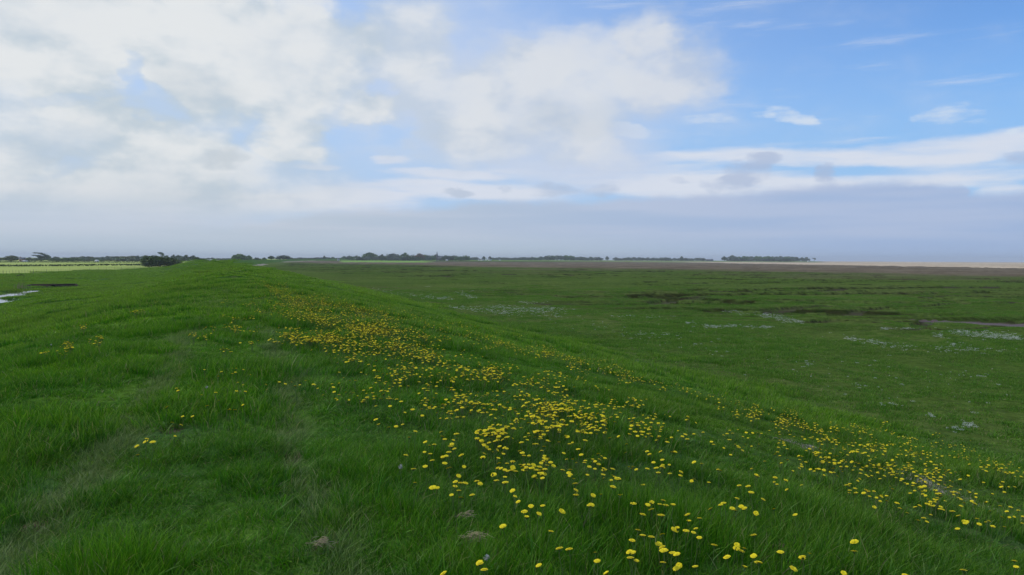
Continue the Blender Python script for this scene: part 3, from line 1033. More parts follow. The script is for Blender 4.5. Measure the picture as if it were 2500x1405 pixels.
C_ = dec('''495 333 525 335 550 352 575 352 605 370 662 363 715 322 832 337 748 372 750 400 867 385 855 408 915 420 1008 413 1005 445 838 435 957 485 1045 512 1175 540 1195 540 1120 627 1310 595 1355 590 1393 583
1450 582 1498 580 1325 530 1658 605 1700 662 1312 685 1318 707 1232 725 1365 742 1555 680 1560 712 1475 812 1580 815 1620 852 1665 873 1705 900 1032 780 980 795 1195 837 1163 873 1250 875 1622 932 1580 957 1877 780
1945 775 2000 750 2035 797 2010 822 2062 835 1960 867 2160 788 2160 845 2170 870 1853 517 1900 522 1968 512 2018 522 2023 547 2065 537 1325 392 1345 385 1333 445 1493 403 1540 403 1535 392 1625 407 1608 472 1795 370
1793 393 2150 398 2155 418 2055 310 2090 312 2120 342 1075 225 1083 287 1218 285 1268 268 1260 235 1280 315 1325 318 1220 230 945 125 955 130 948 210 950 247 1525 197 1605 185 1648 190 1680 182 1025 1380
940 1370 2095 1295 2065 1343 1640 1400''', 1950, 1050, .25263)
D_ = dec('1390 95 1455 93 1382 140 1465 147 1365 215 1650 25', 0, 1050, .25263)
E_ = dec('''127 175 165 180 270 225 435 222 497 273 395 340 278 368 165 405 550 345 560 370 603 385 702 318 655 208 605 163 665 150 700 140 812 113 20 353 130 457 95 470 50 490 425 40 450 62 515 20 565 38 590 10
625 12 605 45 632 20 665 40 338 40 1185 132 1222 120 1300 133 1330 152 1360 152 1415 163 1460 135 1530 108 1550 80 1600 95 1625 110 1640 115 1690 55 1740 160 1480 15 1855 55 1830 100 1640 258 1685 262 1735 265
1770 245 1785 225 1800 215 1765 285 1820 265 1873 238 1900 248 1945 270 1980 268 2005 290 2045 300 2050 348 1858 405 1895 460 1925 477 1990 495 2085 485 1935 120 1955 125 2025 148 2070 135''', 400, 900, 1 / 3.513)
near_px = A_ + B_ + C_ + D_ + E_
# patches further off: centre x, y, half width, half height, how many, tilt of the patch in the photograph
patches = [
    (1330, 1015, 190, 38, 150, 5), (1220, 1050, 60, 22, 34, 0), (1330, 990, 120, 22, 50, 0), (1480, 1010, 110, 35, 50, 10), (1130, 985, 170, 26, 60, 5), (1600, 1030, 60, 25, 18, 0), (1530, 975, 70, 14, 22, 0),
    (980, 910, 120, 28, 70, 10), (1120, 905, 120, 20, 80, 12), (1230, 912, 60, 16, 40, 8), (1060, 870, 150, 20, 90, 10), (870, 868, 120, 14, 34, 0), (1300, 935, 80, 18, 30, 12),
    (890, 800, 130, 22, 330, 14), (960, 808, 90, 14, 130, 8), (765, 825, 60, 14, 130, 0), (850, 835, 120, 16, 120, 8), (800, 780, 120, 16, 200, 12), (990, 845, 120, 20, 110, 10),
    (700, 715, 60, 18, 210, 22), (770, 735, 80, 16, 240, 16), (860, 750, 90, 16, 200, 12), (720, 752, 70, 14, 120, 14), (930, 770, 90, 14, 120, 10), (640, 690, 40, 8, 80, 20),
    (1060, 790, 110, 20, 70, 14), (1180, 820, 120, 18, 60, 14), (1120, 765, 60, 10, 26, 12), (1240, 838, 60, 10, 24, 10),
    (1320, 850, 60, 14, 34, 14), (1390, 878, 90, 20, 90, 16), (1470, 895, 80, 18, 80, 14), (1560, 925, 90, 18, 50, 14), (1640, 945, 70, 12, 22, 12), (1280, 862, 60, 12, 26, 8), (1400, 925, 110, 16, 26, 8),
    (1790, 990, 60, 22, 60, 20), (1880, 1010, 60, 16, 34, 12), (1960, 1035, 100, 20, 70, 12), (2070, 1065, 120, 26, 110, 14), (2210, 1080, 120, 26, 90, 14), (2350, 1110, 110, 22, 40, 12), (2150, 1130, 160, 24, 40, 10), (2450, 1160, 60, 22, 16, 10),
    (175, 838, 30, 10, 14, -14), (240, 828, 24, 7, 12, -8), (208, 800, 16, 6, 8, -20), (345, 755, 18, 8, 12, -8), (150, 850, 40, 10, 6, 0), (585, 800, 60, 14, 22, 0), (560, 760, 60, 18, 16, 0), (640, 765, 50, 14, 18, 0), (480, 815, 40, 12, 8, 0), (540, 850, 60, 14, 9, 0),
    (410, 720, 40, 14, 7, 0), (500, 700, 120, 22, 16, 0), (580, 740, 40, 14, 10, 0), (250, 735, 60, 20, 4, 0), (1700, 1060, 260, 30, 26, 6), (2250, 1220, 200, 30, 10, 8), (1150, 1130, 200, 60, 10, 0), (700, 950, 200, 50, 8, 0), (2120, 1150, 280, 60, 60, 12), (1700, 1130, 300, 60, 26, 6), (2280, 1240, 180, 50, 24, 8), (1300, 1110, 220, 50, 30, 4), (1250, 960, 240, 40, 60, 8),
]
far_px = []
for cx, cy, rx, ry, n, rot in patches:
    c, s = math.cos(R(rot)), math.sin(R(rot))
    m = n // 5 + 1
    kx, ky = rng.normal(0, .6, m), rng.normal(0, .6, m)             # the flowers stand in little groups
    for _ in range(int(n * (1.7 if cy > 860 else 2.5))):
        j = rng.integers(0, m)
        a_, b_ = (kx[j] + rng.normal(0, .13)) * rx, (ky[j] + rng.normal(0, .16)) * ry
        far_px.append((cx + a_ * c - b_ * s, cy + a_ * s + b_ * c))
allp = np.array(near_px + far_px)
HH = .195
fx_, fy_, fz_, ok = surf(allp[:, 0], allp[:, 1], HH, rmin=1.8, rmax=260)
fr = np.hypot(fx_, fy_)
order = sorted([i for i in range(len(allp)) if ok[i]], key=lambda i: fr[i])
single = set([i for i in order if i < len(near_px)][:288])
single |= set([i for i in order if i >= len(near_px) and fr[i] < 5][:8])


# what the flower stands by, in words that someone could find in the picture
def where(px, py):
    if px < 620: return ('in a small group left of the trodden path', 'dandelions left of the trodden path') if py > 1040 else ('in the loose group beside the trodden path', 'dandelions beside the trodden path')
    if px < 1010 and py < 1080: return ('at the left edge of the dense drift', 'dandelions at the left edge of the drift')
    if py > 1340: return ('in the tall grass at the very bottom of the slope', 'dandelions along the bottom of the picture') if px < 1750 else ('beside the largest bare soil patch', 'dandelions beside the largest bare soil patch')
    if py > 1240:
        if px < 1450: return ('in the small group above the dry straw tuft', 'dandelions above the dry straw tuft')
        if px < 1700: return ('in the group left of the largest bare soil patch', 'dandelions left of the largest bare soil patch')
        if px < 2080: return ('just above the largest bare soil patch', 'dandelions above the largest bare soil patch')
        return ('below the brown drift line', 'dandelions below the brown drift line')
    if px > 2250 and py > 1160: return ('along the brown drift line of dead reed', 'dandelions along the brown drift line')
    if px > 1900: return ('in the loose band low on the seaward slope', 'dandelions low on the seaward slope')
    if px > 1560: return ('scattered between the dense drift and the seaward slope', 'dandelions between the drift and the slope')
    if py > 1120: return ('in the thin lower end of the dense drift', 'dandelions at the lower end of the drift')
    return ('crowded in the middle of the dense drift', 'dandelions in the middle of the drift')


near_lab = {}


def put_dandelion(i, hd, sz, hgt):
    x, y, z = fx_[i], fy_[i], fz_[i]
    e = bpy.data.objects.new('dandelion', None)
    e.empty_display_size = .03
    link(e)
    yaw = rng.uniform(0, 6.28)
    e.location = (x, y, z - .005)
    e.rotation_euler = (rng.normal(0, .13) + .06, rng.normal(0, .13) + .05, yaw)
    st = stem0.copy(); link(st, e); st.scale = (1.0, 1.0, hgt)
    h = heads[hd].copy(); link(h, e); h.name = 'flower_head'
    h.location = (0, 0, hgt + .002)
    h.rotation_euler = (rng.normal(.02, .20), rng.normal(0, .18), 0)
    h.scale = (sz, sz, sz * rng.uniform(.85, 1.1))
    br = bracts.copy(); link(br, h); br.name = 'bracts'
    w, grp = where(*allp[i])
    kind = 'half open yellow dandelion' if hd == 4 else ('large yellow dandelion' if sz > 1.13 else ('small yellow dandelion' if sz < .88 else 'yellow dandelion'))
    tag(e, f'{kind} {w}', 'dandelion', grp)
    return e


stem0 = mesh_np('stem', *tube(STEM, [.0022, .0021, .0020, .0019, .0019]), m_stem, linkit=False)
rest = []
for i in order:
    hd = 4 if rng.uniform() < .08 else int(rng.integers(0, 4))
    sz = float(np.clip(rng.normal(1.0, .14), .7, 1.3))
    hgt = HH * float(np.clip(rng.normal(1.02, .10), .8, 1.25))
    if i in single:
        put_dandelion(i, hd, sz, hgt)
    else:
        rest.append((fx_[i], fy_[i], fz_[i] - .01, rng.normal(.03, .2), rng.normal(.03, .2), rng.uniform(0, 6.28), sz * .95, sz * .95, hgt / HH * rng.uniform(.9, 1.1), hd))
kinds = []
for k in range(5):
    (Va, Fa), (Vb, Fb), (Vc, Fc) = (head_mesh(k, .0172 + .0010 * (k % 3)) if k < 4 else head_mesh(9, .0155, .35)), bract_mesh(), tube(STEM, [.0022] * 5)
    Va = Va + np.array([0, 0, HH + .002]); Vb = Vb + np.array([0, 0, HH]); Vc = Vc * np.array([1, 1, HH])
    o = mesh_np('dandelion', np.vstack([Va, Vb, Vc]), [Fa[0], Fb[0] + len(Va), Fc[0] + len(Va) + len(Vb)], m_petal, linkit=False)
    o.data.materials.append(m_stem)
    mi = np.ones(len(o.data.polygons), np.int32); mi[:len(Fa[0])] = 0
    o.data.polygons.foreach_set('material_index', mi)
    kinds.append(o)
scatter('dandelions', kinds, rest, 'many small yellow dandelions spread over the sea bank', 'dandelions')

# dandelion clocks and green buds
m_clock = simple('seed_down', (.55, .56, .52), .9, .4)
for i, (px, py, lab) in enumerate(((505, 946, 'white dandelion clock on its stalk beside the trodden path'), (978, 1140, 'grey faded dandelion bud on a bare stalk left of the drift'),
                                   (1188, 1362, 'green half closed dandelion bud at the bottom edge of the grass'), (125, 842, 'round grey dandelion clock among the far left flowers'))):
    x, y, z, _o = surf([px], [py], .16, rmin=1.8)
    g = np.random.default_rng(50 + i)
    e = link(bpy.data.objects.new('seed_head_dandelion', None)); e.location = (x[0], y[0], z[0] - .005); e.empty_display_size = .03
    st = stem0.copy(); link(st, e); st.scale = (1, 1, .16)
    n = 60
    d = g.normal(0, 1, (n, 3)); d /= np.linalg.norm(d, axis=1)[:, None]
    V, Q = [], []
    for v in d:
        a = np.cross(v, [.3, .5, .8]); a /= np.linalg.norm(a)
        j = len(V)
        V += [v * .002 - a * .0005, v * .002 + a * .0005, v * .016 + a * .0032, v * .016 - a * .0032]
        Q.append((j, j + 1, j + 2, j + 3))
    hd = mesh_np('seed_head', np.array(V), [np.array(Q)], m_clock, e); hd.location = (0, 0, .165)
    tag(e, lab, 'dandelion')

# ------------------------------------------------------------------ white flowers of the marsh (scurvy grass), far too many to count
def floret_cluster(seed, n, rad):
    g = np.random.default_rng(seed)
    V, Q = [], []
    for _ in range(n):
        a, r_ = g.uniform(0, 6.28), rad * math.sqrt(g.uniform())
        x, y, z = r_ * math.cos(a), r_ * math.sin(a) * .8, .05 + g.uniform(-.015, .02)
        s = g.uniform(.006, .011)
        i = len(V)
        tx, ty = g.normal(0, .4, 2)
        for k in range(5):
            q = 2 * math.pi * k / 5
            dx_, dy_ = s * math.cos(q), s * math.sin(q)
            V.append((x + dx_, y + dy_, z + dx_ * tx + dy_ * ty))
        Q.append((i, i + 1, i + 2, i + 3, i + 4))
    return np.array(V), [np.array(Q)]


wk = [mesh_np('florets', *floret_cluster(k, (30, 60, 16)[k % 3], (.10, .20, .07)[k % 3]), m_white, linkit=False) for k in range(5)]
wp = [(1110, 751, 20, 2, 26, 8), (1170, 757, 40, 3, 60, 8), (1230, 764, 40, 4, 60, 5), (1290, 757, 80, 5, 150, 2), (1220, 751, 50, 3, 46, 2), (1330, 756, 60, 3, 60, 0), (1350, 772, 40, 3, 20, 6), (1130, 719, 16, 4, 40, 12), (1150, 725, 14, 2, 24, 10),
      (1010, 722, 12, 2, 10, 2), (1050, 726, 40, 2, 40, 6), (1090, 728, 12, 2, 20, 6), (1045, 701, 12, 1.5, 8, 0), (1150, 711, 30, 1.5, 14, 0), (1290, 740, 30, 2, 24, 0), (940, 712, 30, 2, 22, 10), (1780, 762, 12, 2, 16, 3), (1810, 765, 14, 2, 28, 6), (1870, 772, 24, 3, 60, 8),
      (1910, 780, 30, 4, 80, 12), (1945, 786, 14, 2, 24, 8), (1740, 798, 24, 2, 60, 2), (1780, 798, 16, 2, 34, 0), (1830, 799, 24, 2, 24, 2), (1870, 800, 20, 2, 26, 2), (1680, 789, 14, 3, 14, 5), (2160, 804, 14, 1.5, 18, -4), (2210, 804, 26, 1.5, 24, 0),
      (2290, 820, 14, 3, 20, 8), (2370, 816, 46, 5, 130, 6), (2440, 822, 40, 4, 90, 6), (2480, 826, 20, 3, 40, 3), (2100, 832, 50, 4, 60, 9), (2180, 845, 50, 5, 40, 8), (2310, 850, 60, 5, 40, 4), (2400, 855, 60, 4, 26, 0), (1530, 773, 30, 2, 16, 3), (1600, 775, 40, 2, 12, 0),
      (2270, 1017, 10, 3, 8, 5), (2360, 1040, 18, 4, 22, 5), (2330, 1050, 20, 5, 9, 0), (2090, 942, 16, 3, 8, 4), (2180, 990, 30, 4, 8, 4), (1950, 890, 60, 6, 12, 4), (2370, 915, 60, 6, 16, 0), (1700, 840, 80, 14, 24, 4), (1500, 800, 120, 12, 24, 4), (2100, 900, 200, 30, 26, 4), (2300, 960, 160, 30, 18, 4), (1560, 820, 60, 6, 30, 0)]
pts = []
for cx, cy, rx, ry, n, rot in wp:
    c, s = math.cos(R(rot)), math.sin(R(rot))
    for _ in range(n):
        a_, b_ = rng.normal(0, .62) * rx, rng.normal(0, 1.0) * ry
        pts.append((cx + a_ * c - b_ * s, cy + a_ * s + b_ * c))
pts = np.array(pts)
x, y, z, ok = surf(pts[:, 0], pts[:, 1], .04, rmax=400)
sc_ = np.clip(np.hypot(x, y) / 60, .5, 1.4) * rng.uniform(.4, .95, len(x))
W = np.stack([x, y, z + .035, np.zeros(len(x)), np.zeros(len(x)), rng.uniform(0, 6.28, len(x)), sc_, sc_, np.ones(len(x)), rng.integers(0, 5, len(x))], 1)[ok]
scatter('white_flowers', wk, W, 'low white flowers in loose bands on the marsh', 'flowers')

# ------------------------------------------------------------------ dry straw, clods and drift debris
m_straw = simple('dead_straw', (.34, .275, .165), .9, var=30)
m_clod = simple('dry_soil', (.125, .088, .058), .95, var=25)


def straw_mesh(seed, n, rx, ry, ln):
    g = np.random.default_rng(seed)
    V, Q = [], []
    for _ in range(n):
        x, y = g.normal(0, .5) * rx, g.normal(0, .5) * ry
        a = g.normal(.1, .55); l = ln * g.uniform(.4, 1.2); w = .0022
        dx_, dy_ = math.cos(a) * l / 2, math.sin(a) * l / 2
        z0, z1 = g.uniform(.004, .05), g.uniform(.004, .07)
        i = len(V)
        V += [(x - dx_, y - dy_, z0), (x - dx_ + w, y - dy_ + w, z0 + w), (x, y + w, (z0 + z1) / 2 + .012 + w), (x, y, (z0 + z1) / 2 + .012), (x + dx_, y + dy_, z1), (x + dx_ + w, y + dy_ + w, z1 + w)]
        Q += [(i, i + 1, i + 2, i + 3), (i + 3, i + 2, i + 5, i + 4)]
    return np.array(V), [np.array(Q)]


for k, (px, py, rx, ry, n, lab) in enumerate(((1156, 1323, .055, .018, 90, 'pale tuft of dry straw lying alone in the grass'), (1145, 1268, .05, .018, 18, 'thin wisp of brown straw above the pale straw tuft'),
                                              (790, 1336, .06, .03, 26, 'brown straw litter in the hollow between the two paths'),
)):
    x, y, z, _o = surf([px], [py], .03, rmin=1.5)
    o = mesh_np('straw_tuft', *straw_mesh(k, n, rx, ry, .075), m_straw); o.location = (x[0], y[0], z[0] + .015)
    o.rotation_euler = (0, 0, rng.uniform(-.3, .3))
    tag(o, lab, 'straw')


def clod_mesh(seed, rx, ry, h):
    g = np.random.default_rng(seed)
    n, m = 34, 10
    V = [(0, 0, h)]
    Q, T = [], []
    for j in range(1, m + 1):
        f = j / m
        for i in range(n):
            a = 2 * math.pi * i / n
            k = f * (1 + .18 * math.sin(3 * a + seed) + .10 * math.sin(7 * a + 2 * seed))
            z = h * (1 - f ** 2) + (0 if j == m else g.normal(0, h * .22)) - (.03 if j == m else 0)
            V.append((rx * k * math.cos(a), ry * k * math.sin(a), z))
    for i in range(n):
        T.append((0, 1 + i, 1 + (i + 1) % n))
    for j in range(m - 1):
        for i in range(n):
            a, b_ = 1 + j * n + i, 1 + j * n + (i + 1) % n
            Q.append((a, a + n, b_ + n, b_))
    return np.array(V), [np.array(Q), np.array(T)]


for k, (j, lab) in enumerate(((0, 'largest bare patch of crumbled soil, yellow flowers in front'), (1, 'small bare soil patch with pale crumbs on the slope'), (5, 'worn bare soil beside the trodden path'), (7, 'bare brown soil in the trodden path'))):
    a, b_, rx, ry, rot = SOIL[j]
    o = mesh_np('bare_soil', *clod_mesh(k + 3, rx * .95, ry * .9, .035 if j != 4 else .02), m_clod, smooth=False)
    o.location = (a, b_, float(land(np.array([a]), np.array([b_]))[0]) - .012)
    o.rotation_euler = (0, 0, R(rot))
    tag(o, lab, 'soil patch')


# ------------------------------------------------------------------ trees, hedges and bushes
def leaf_mat(name, a, b_):
    m, nt, b = new_mat(name)
    g = nt.nodes.new('ShaderNodeNewGeometry')
    rnd = N(nt, g.outputs['Random Per Island'])
    nt.links.new(mixc(nt, rnd, a, b_), b.inputs['Base Color'])
    b.inputs['Specular IOR Level'].default_value = .1
    return m


m_leaf = {
    'green': leaf_mat('leaves_green', (0.099, 0.175, 0.048), (0.186, 0.274, 0.084)),
    'olive': leaf_mat('leaves_olive', (0.143, 0.171, 0.070), (0.230, 0.245, 0.110)),
    'grey': leaf_mat('leaves_grey', (0.131, 0.175, 0.114), (0.208, 0.251, 0.164)),
    'brown': leaf_mat('leaves_brown', (0.186, 0.135, 0.084), (0.285, 0.198, 0.120)),
    'dark': leaf_mat('leaves_dark', (.062, .100, .032), (.115, .160, .052)),
}
m_bark = simple('bark', (.085, .070, .055), .9, var=3)


def crown_mesh(seed, n, lobes, leaf, squash=1.0):
    """leaf clumps in a crown one metre high and one wide, resting on z = 0; lobes: x, y, z, radii"""
    g = np.random.default_rng(seed)
    wts = np.array([l[3] * l[4] * l[5] for l in lobes]) ** .67
    which = g.choice(len(lobes), n, p=wts / wts.sum())
    L = np.array(lobes)[which]
    d = g.normal(0, 1, (n, 3)); d /= np.linalg.norm(d, axis=1)[:, None]
    rad = g.uniform(0, 1, n) ** .35 * (1 + .12 * np.sin(d[:, 0] * 5 + seed) + .12 * np.sin(d[:, 2] * 7))
    c = L[:, :3] + d * L[:, 3:6] * rad[:, None]
    a = g.normal(0, 1, (n, 3)); a /= np.linalg.norm(a, axis=1)[:, None]
    b_ = np.cross(a, g.normal(0, 1, (n, 3))); b_ /= np.linalg.norm(b_, axis=1)[:, None]
    s = leaf * g.uniform(.6, 1.3, n)[:, None]
    V = np.stack([c - a * s - b_ * s * .5, c + a * s * .4 - b_ * s, c + a * s, c - a * s * .2 + b_ * s], 1).reshape(-1, 3)
    V[:, 2] = np.maximum(V[:, 2], .01)
    return V, [np.arange(n * 4).reshape(-1, 4)]


def trunk_mesh(seed, top=.62, lean=0.0, r=.028, limbs=5):
    g = np.random.default_rng(seed)
    V, Q = tube([(0, 0, -.03), (lean * .1, 0, top * .35), (lean * .35, 0, top * .7), (lean * .7, 0, top)], [r * 1.3, r, r * .8, r * .45], 6)
    V, Q = list(map(tuple, V)), list(map(tuple, Q[0]))
    for k in range(limbs):
        a = 2 * math.pi * k / limbs + g.uniform(-.4, .4)
        z0 = top * g.uniform(.35, .8)
        p = [(lean * z0 * .6, 0, z0)]
        for j in (1, 2):
            p.append((p[0][0] + math.cos(a) * .14 * j + lean * .1 * j, math.sin(a) * .14 * j, z0 + .11 * j))
        v2, q2 = tube(p, [r * .5, r * .35, r * .15], 4)
        i = len(V)
        V += list(map(tuple, v2)); Q += [tuple(i + t for t in q) for q in q2[0]]
    return np.array(V), [np.array(Q)]


LOBES = {
    'round': [(0, 0, .60, .36, .36, .36), (-.22, .05, .48, .24, .26, .24), (.24, -.05, .50, .24, .26, .26), (.02, .05, .80, .22, .22, .18), (.1, -.1, .33, .28, .25, .18)],
    'broad': [(-.25, 0, .52, .26, .24, .34), (.18, 0, .62, .30, .28, .34), (-.02, .1, .78, .24, .24, .20), (.36, .05, .42, .16, .18, .26), (-.38, 0, .36, .14, .18, .24), (0, 0, .28, .36, .25, .2)],
    'ragged': [(-.30, 0, .45, .18, .2, .24), (-.08, .06, .68, .20, .2, .26), (.14, -.05, .55, .18, .2, .28), (.34, 0, .40, .15, .18, .26), (.04, 0, .86, .10, .1, .12), (-.2, 0, .3, .2, .2, .2), (.2, 0, .3, .22, .2, .2)],
    'low': [(-.36, 0, .36, .16, .18, .34), (-.14, 0, .50, .20, .2, .42), (.10, 0, .46, .20, .2, .44), (.32, 0, .38, .18, .2, .36)],
    'windswept': [(-.30, 0, .86, .15, .10, .045), (-.12, 0, .84, .16, .12, .06), (.06, 0, .74, .16, .12, .08), (.22, 0, .60, .14, .12, .11), (.32, 0, .44, .13, .14, .15), (-.36, 0, .62, .12, .10, .045), (-.18, 0, .58, .14, .12, .07), (.0, 0, .46, .24, .16, .12), (.05, 0, .26, .42, .2, .16), (-.3, 0, .2, .2, .2, .14)],
    'flag': [(-.24, 0, .90, .20, .12, .06), (.0, 0, .84, .22, .14, .09), (.18, 0, .70, .14, .12, .10)],
}
protos_t = {}


def tree_proto(shape, mat, k=0, n=900, leaf=.05):
    key = (shape, mat, k)
    if key not in protos_t:
        sd = (hash_str(shape) + k * 7) % 1000
        c = mesh_np('crown', *crown_mesh(sd, n, [tuple(v + (np.random.default_rng(sd + i * 10 + j).uniform(-.03, .03) if k else 0) for j, v in enumerate(l)) for i, l in enumerate(LOBES[shape])], leaf), m_leaf[mat], linkit=False)
        t = mesh_np('trunk', *trunk_mesh(sd, .8 if shape == 'flag' else .6, -.1 if shape in ('flag', 'windswept') else 0), m_bark, linkit=False)
        protos_t[key] = (c, t)
    return protos_t[key]


def hash_str(s):
    return sum(ord(c) * (i + 3) for i, c in enumerate(s))


def ground_at(px, d):
    r = ray(px, 640)
    x = r.x * d
    return x, d, float(land(np.array([x]), np.array([float(d)]))[0])


def tree(x0, x1, ytop, d, shape, mat, label, group=None, k=0, name='tree', n=900, leaf=.05, cat='tree'):
    cx = (x0 + x1) / 2
    x, y, z = ground_at(cx, d)
    h = CAM.z + ray(cx, ytop).z * d - z
    w = (x1 - x0) / F * d * 1.04
    c, t = tree_proto(shape, mat, k, n, leaf)
    e = link(bpy.data.objects.new(name, None)); e.location = (x, y, z - .05)
    e.empty_display_size = 2
    e.rotation_euler = (0, 0, 0)
    c2 = c.copy(); link(c2, e); c2.name = 'crown'; c2.scale = (w, w * .9, h)
    t2 = t.copy(); link(t2, e); t2.name = 'trunk'; t2.scale = (w * .9, w * .9, h)
    tag(e, label, cat, group)
    return e


def belt(x0, x1, ytop, d, n, mats, label, group, jy=1.6, shapes=('round', 'broad', 'ragged', 'low')):
    """a row of single trees that nothing tells apart"""
    w = (x1 - x0) / n
    for i in range(n):
        cx = x0 + w * (i + .5) + rng.uniform(-.25, .25) * w
        ww = w * rng.uniform(1.5, 2.4)
        tree(cx - ww / 2, cx + ww / 2, ytop + rng.uniform(-.4, 1) * jy, d * rng.uniform(.97, 1.05), shapes[int(rng.integers(0, len(shapes)))], mats[int(rng.integers(0, len(mats)))], label, group, k=int(rng.integers(0, 3)), n=500, leaf=.07)


# far left
tree(-6, 10, 629.5, 900, 'round', 'olive', 'small olive tree cut by the left edge of the picture')
tree(10, 44, 624, 880, 'broad', 'olive', 'broad dull olive tree left of the pale brick cottage', n=1500)
tree(60, 84, 628, 900, 'ragged', 'olive', 'ragged low tree between the pale cottage and the wind-bent tree')
tree(78, 126, 614.5, 880, 'windswept', 'grey', 'tall wind-bent tree with its crown streaming to one side', n=2600, leaf=.028)
tree(122, 150, 627, 900, 'round', 'grey', 'grey green tree just beyond the wind-bent tree')
tree(146, 182, 628, 920, 'low', 'green', 'low green tree over the dark hedge end')
belt(176, 300, 625.5, 1150, 11, ('grey', 'olive'), 'hazy grey green tree in the far row behind the pale fields', 'trees in the far row behind the pale fields')
belt(130, 350, 630.5, 1000, 13, ('grey', 'green'), 'low bushy tree along the far edge of the pale fields', 'low trees along the far edge of the fields', shapes=('low', 'round'))
belt(292, 398, 624.5, 1150, 8, ('grey', 'olive'), 'hazy tree rising just behind the large round bush', 'trees rising behind the large bush')
tree(384, 404, 615.5, 1100, 'flag', 'grey', 'slim flag-shaped tree standing above the row behind the large bush', n=700)
belt(402, 476, 623, 1100, 6, ('grey', 'dark'), 'dull tree between the large bush and the two small bushes', 'trees between the large and the small bushes', jy=2.5)
belt(480, 572, 630, 1400, 8, ('grey',), 'tiny hazy tree beyond the long pale roof', 'tiny trees beyond the long roof')
tree(566, 600, 620.5, 1050, 'broad', 'green', 'largest domed green tree on the far end of the bank', n=1800)
tree(598, 617, 623.5, 1050, 'round', 'green', 'rounded yellow green tree joined to the largest domed tree', n=1200)
tree(618, 637, 628, 980, 'low', 'dark', 'dark squat tree right of the domed trees')
tree(638, 652, 629, 1000, 'round', 'green', 'small light green tree between two dark ones')
tree(652, 672, 625, 980, 'round', 'dark', 'dark rounded tree with a knob on one side')
tree(674, 708, 623.5, 1100, 'broad', 'grey', 'wide pale green tree where the bank runs out', n=1400)
belt(706, 850, 628.5, 1700, 14, ('grey', 'green'), 'small far tree between the bank end and the church wood', 'small far trees before the church wood')
tree(788, 795, 624.5, 1650, 'round', 'dark', 'single small dark tree standing clear above the low far row')
# the wood with the church
belt(838, 884, 625, 1650, 5, ('grey', 'green'), 'tree at the low left end of the church wood', 'trees at the low end of the church wood')
tree(880, 924, 616.5, 1650, 'round', 'green', 'tallest domed tree at the left of the church wood', n=1500)
tree(920, 944, 621.5, 1680, 'ragged', 'grey', 'ragged gap tree beside the tallest dome of the church wood')
tree(940, 976, 619, 1650, 'broad', 'grey', 'broad grey green tree in the middle of the church wood', n=1200)
tree(972, 1004, 617.5, 1650, 'ragged', 'green', 'uneven topped tree with bare twigs in the church wood', n=1200)
tree(1000, 1016, 621, 1640, 'low', 'olive', 'narrow olive tree left of the reddish brown tree')
tree(1010, 1038, 619, 1600, 'round', 'brown', 'reddish brown domed tree in the church wood', n=1500)
belt(1034, 1068, 621.5, 1700, 4, ('green', 'grey'), 'tree just left of the church spire', 'trees left of the church spire')
belt(1068, 1138, 623, 1650, 6, ('dark', 'green'), 'dark green tree right of the church spire', 'trees right of the church spire')
belt(880, 1040, 626.5, 1600, 14, ('green', 'dark', 'grey'), 'small understorey tree along the foot of the church wood', 'small trees along the foot of the church wood', shapes=('low', 'round'))
belt(1134, 1168, 627.5, 2000, 4, ('grey',), 'low hazy tree between the church wood and the white houses', 'low trees before the white houses')
tree(1176, 1186, 626, 1900, 'round', 'dark', 'small round tree behind the white house group')
tree(1191, 1201, 626, 1900, 'round', 'dark', 'small round tree at the right end of the white houses')
belt(1200, 1280, 628, 2200, 10, ('grey',), 'thin hazy tree right of the white houses', 'thin hazy trees right of the white houses')
belt(1276, 1336, 626.5, 2100, 7, ('grey', 'green'), 'hazy tree leading up to the middle copse', 'trees leading up to the middle copse')
belt(1334, 1398, 624, 2100, 6, ('grey', 'green'), 'taller hazy tree of the middle copse', 'trees of the middle copse', jy=1)
belt(1396, 1446, 627.5, 2150, 6, ('grey',), 'tree on the falling end of the middle copse', 'trees on the falling end of the middle copse')
tree(1444, 1472, 627, 2300, 'low', 'grey', 'long low copse tree on the pale green rise')
tree(1477, 1487, 626, 2300, 'round', 'grey', 'small rounded tree alone on the pale green rise')
belt(1496, 1664, 629, 2500, 15, ('grey',), 'very small hazy tree in the long low far row', 'hazy trees in the long low far row')
tree(1659, 1669, 625.5, 2400, 'round', 'dark', 'small dark mushroom-shaped tree above the long far row')
belt(1668, 1724, 630, 2500, 6, ('grey',), 'hazy tree left of the far long barn', 'hazy trees left of the far barn')
# the wood on the point
tree(1760, 1776, 626, 2350, 'round', 'dark', 'steep dark tree that begins the wood on the point')
tree(1774, 1802, 623.5, 2350, 'round', 'grey', 'highest domed tree of the wood on the point')
belt(1800, 1942, 626, 2350, 14, ('grey', 'green'), 'even topped tree in the wood on the point', 'trees of the wood on the point', jy=1, shapes=('round', 'broad'))
belt(1780, 1940, 630.5, 2300, 10, ('dark', 'grey'), 'low dark tree along the foot of the wood on the point', 'low trees at the foot of the wood on the point', shapes=('low',))
belt(1940, 1972, 628.5, 2350, 3, ('dark', 'grey'), 'lower tree at the seaward end of the wood', 'trees at the seaward end of the wood', jy=.6)
tree(1982, 1994, 630, 2350, 'flag', 'dark', 'tiny flag-shaped tree standing last on the point', n=500)


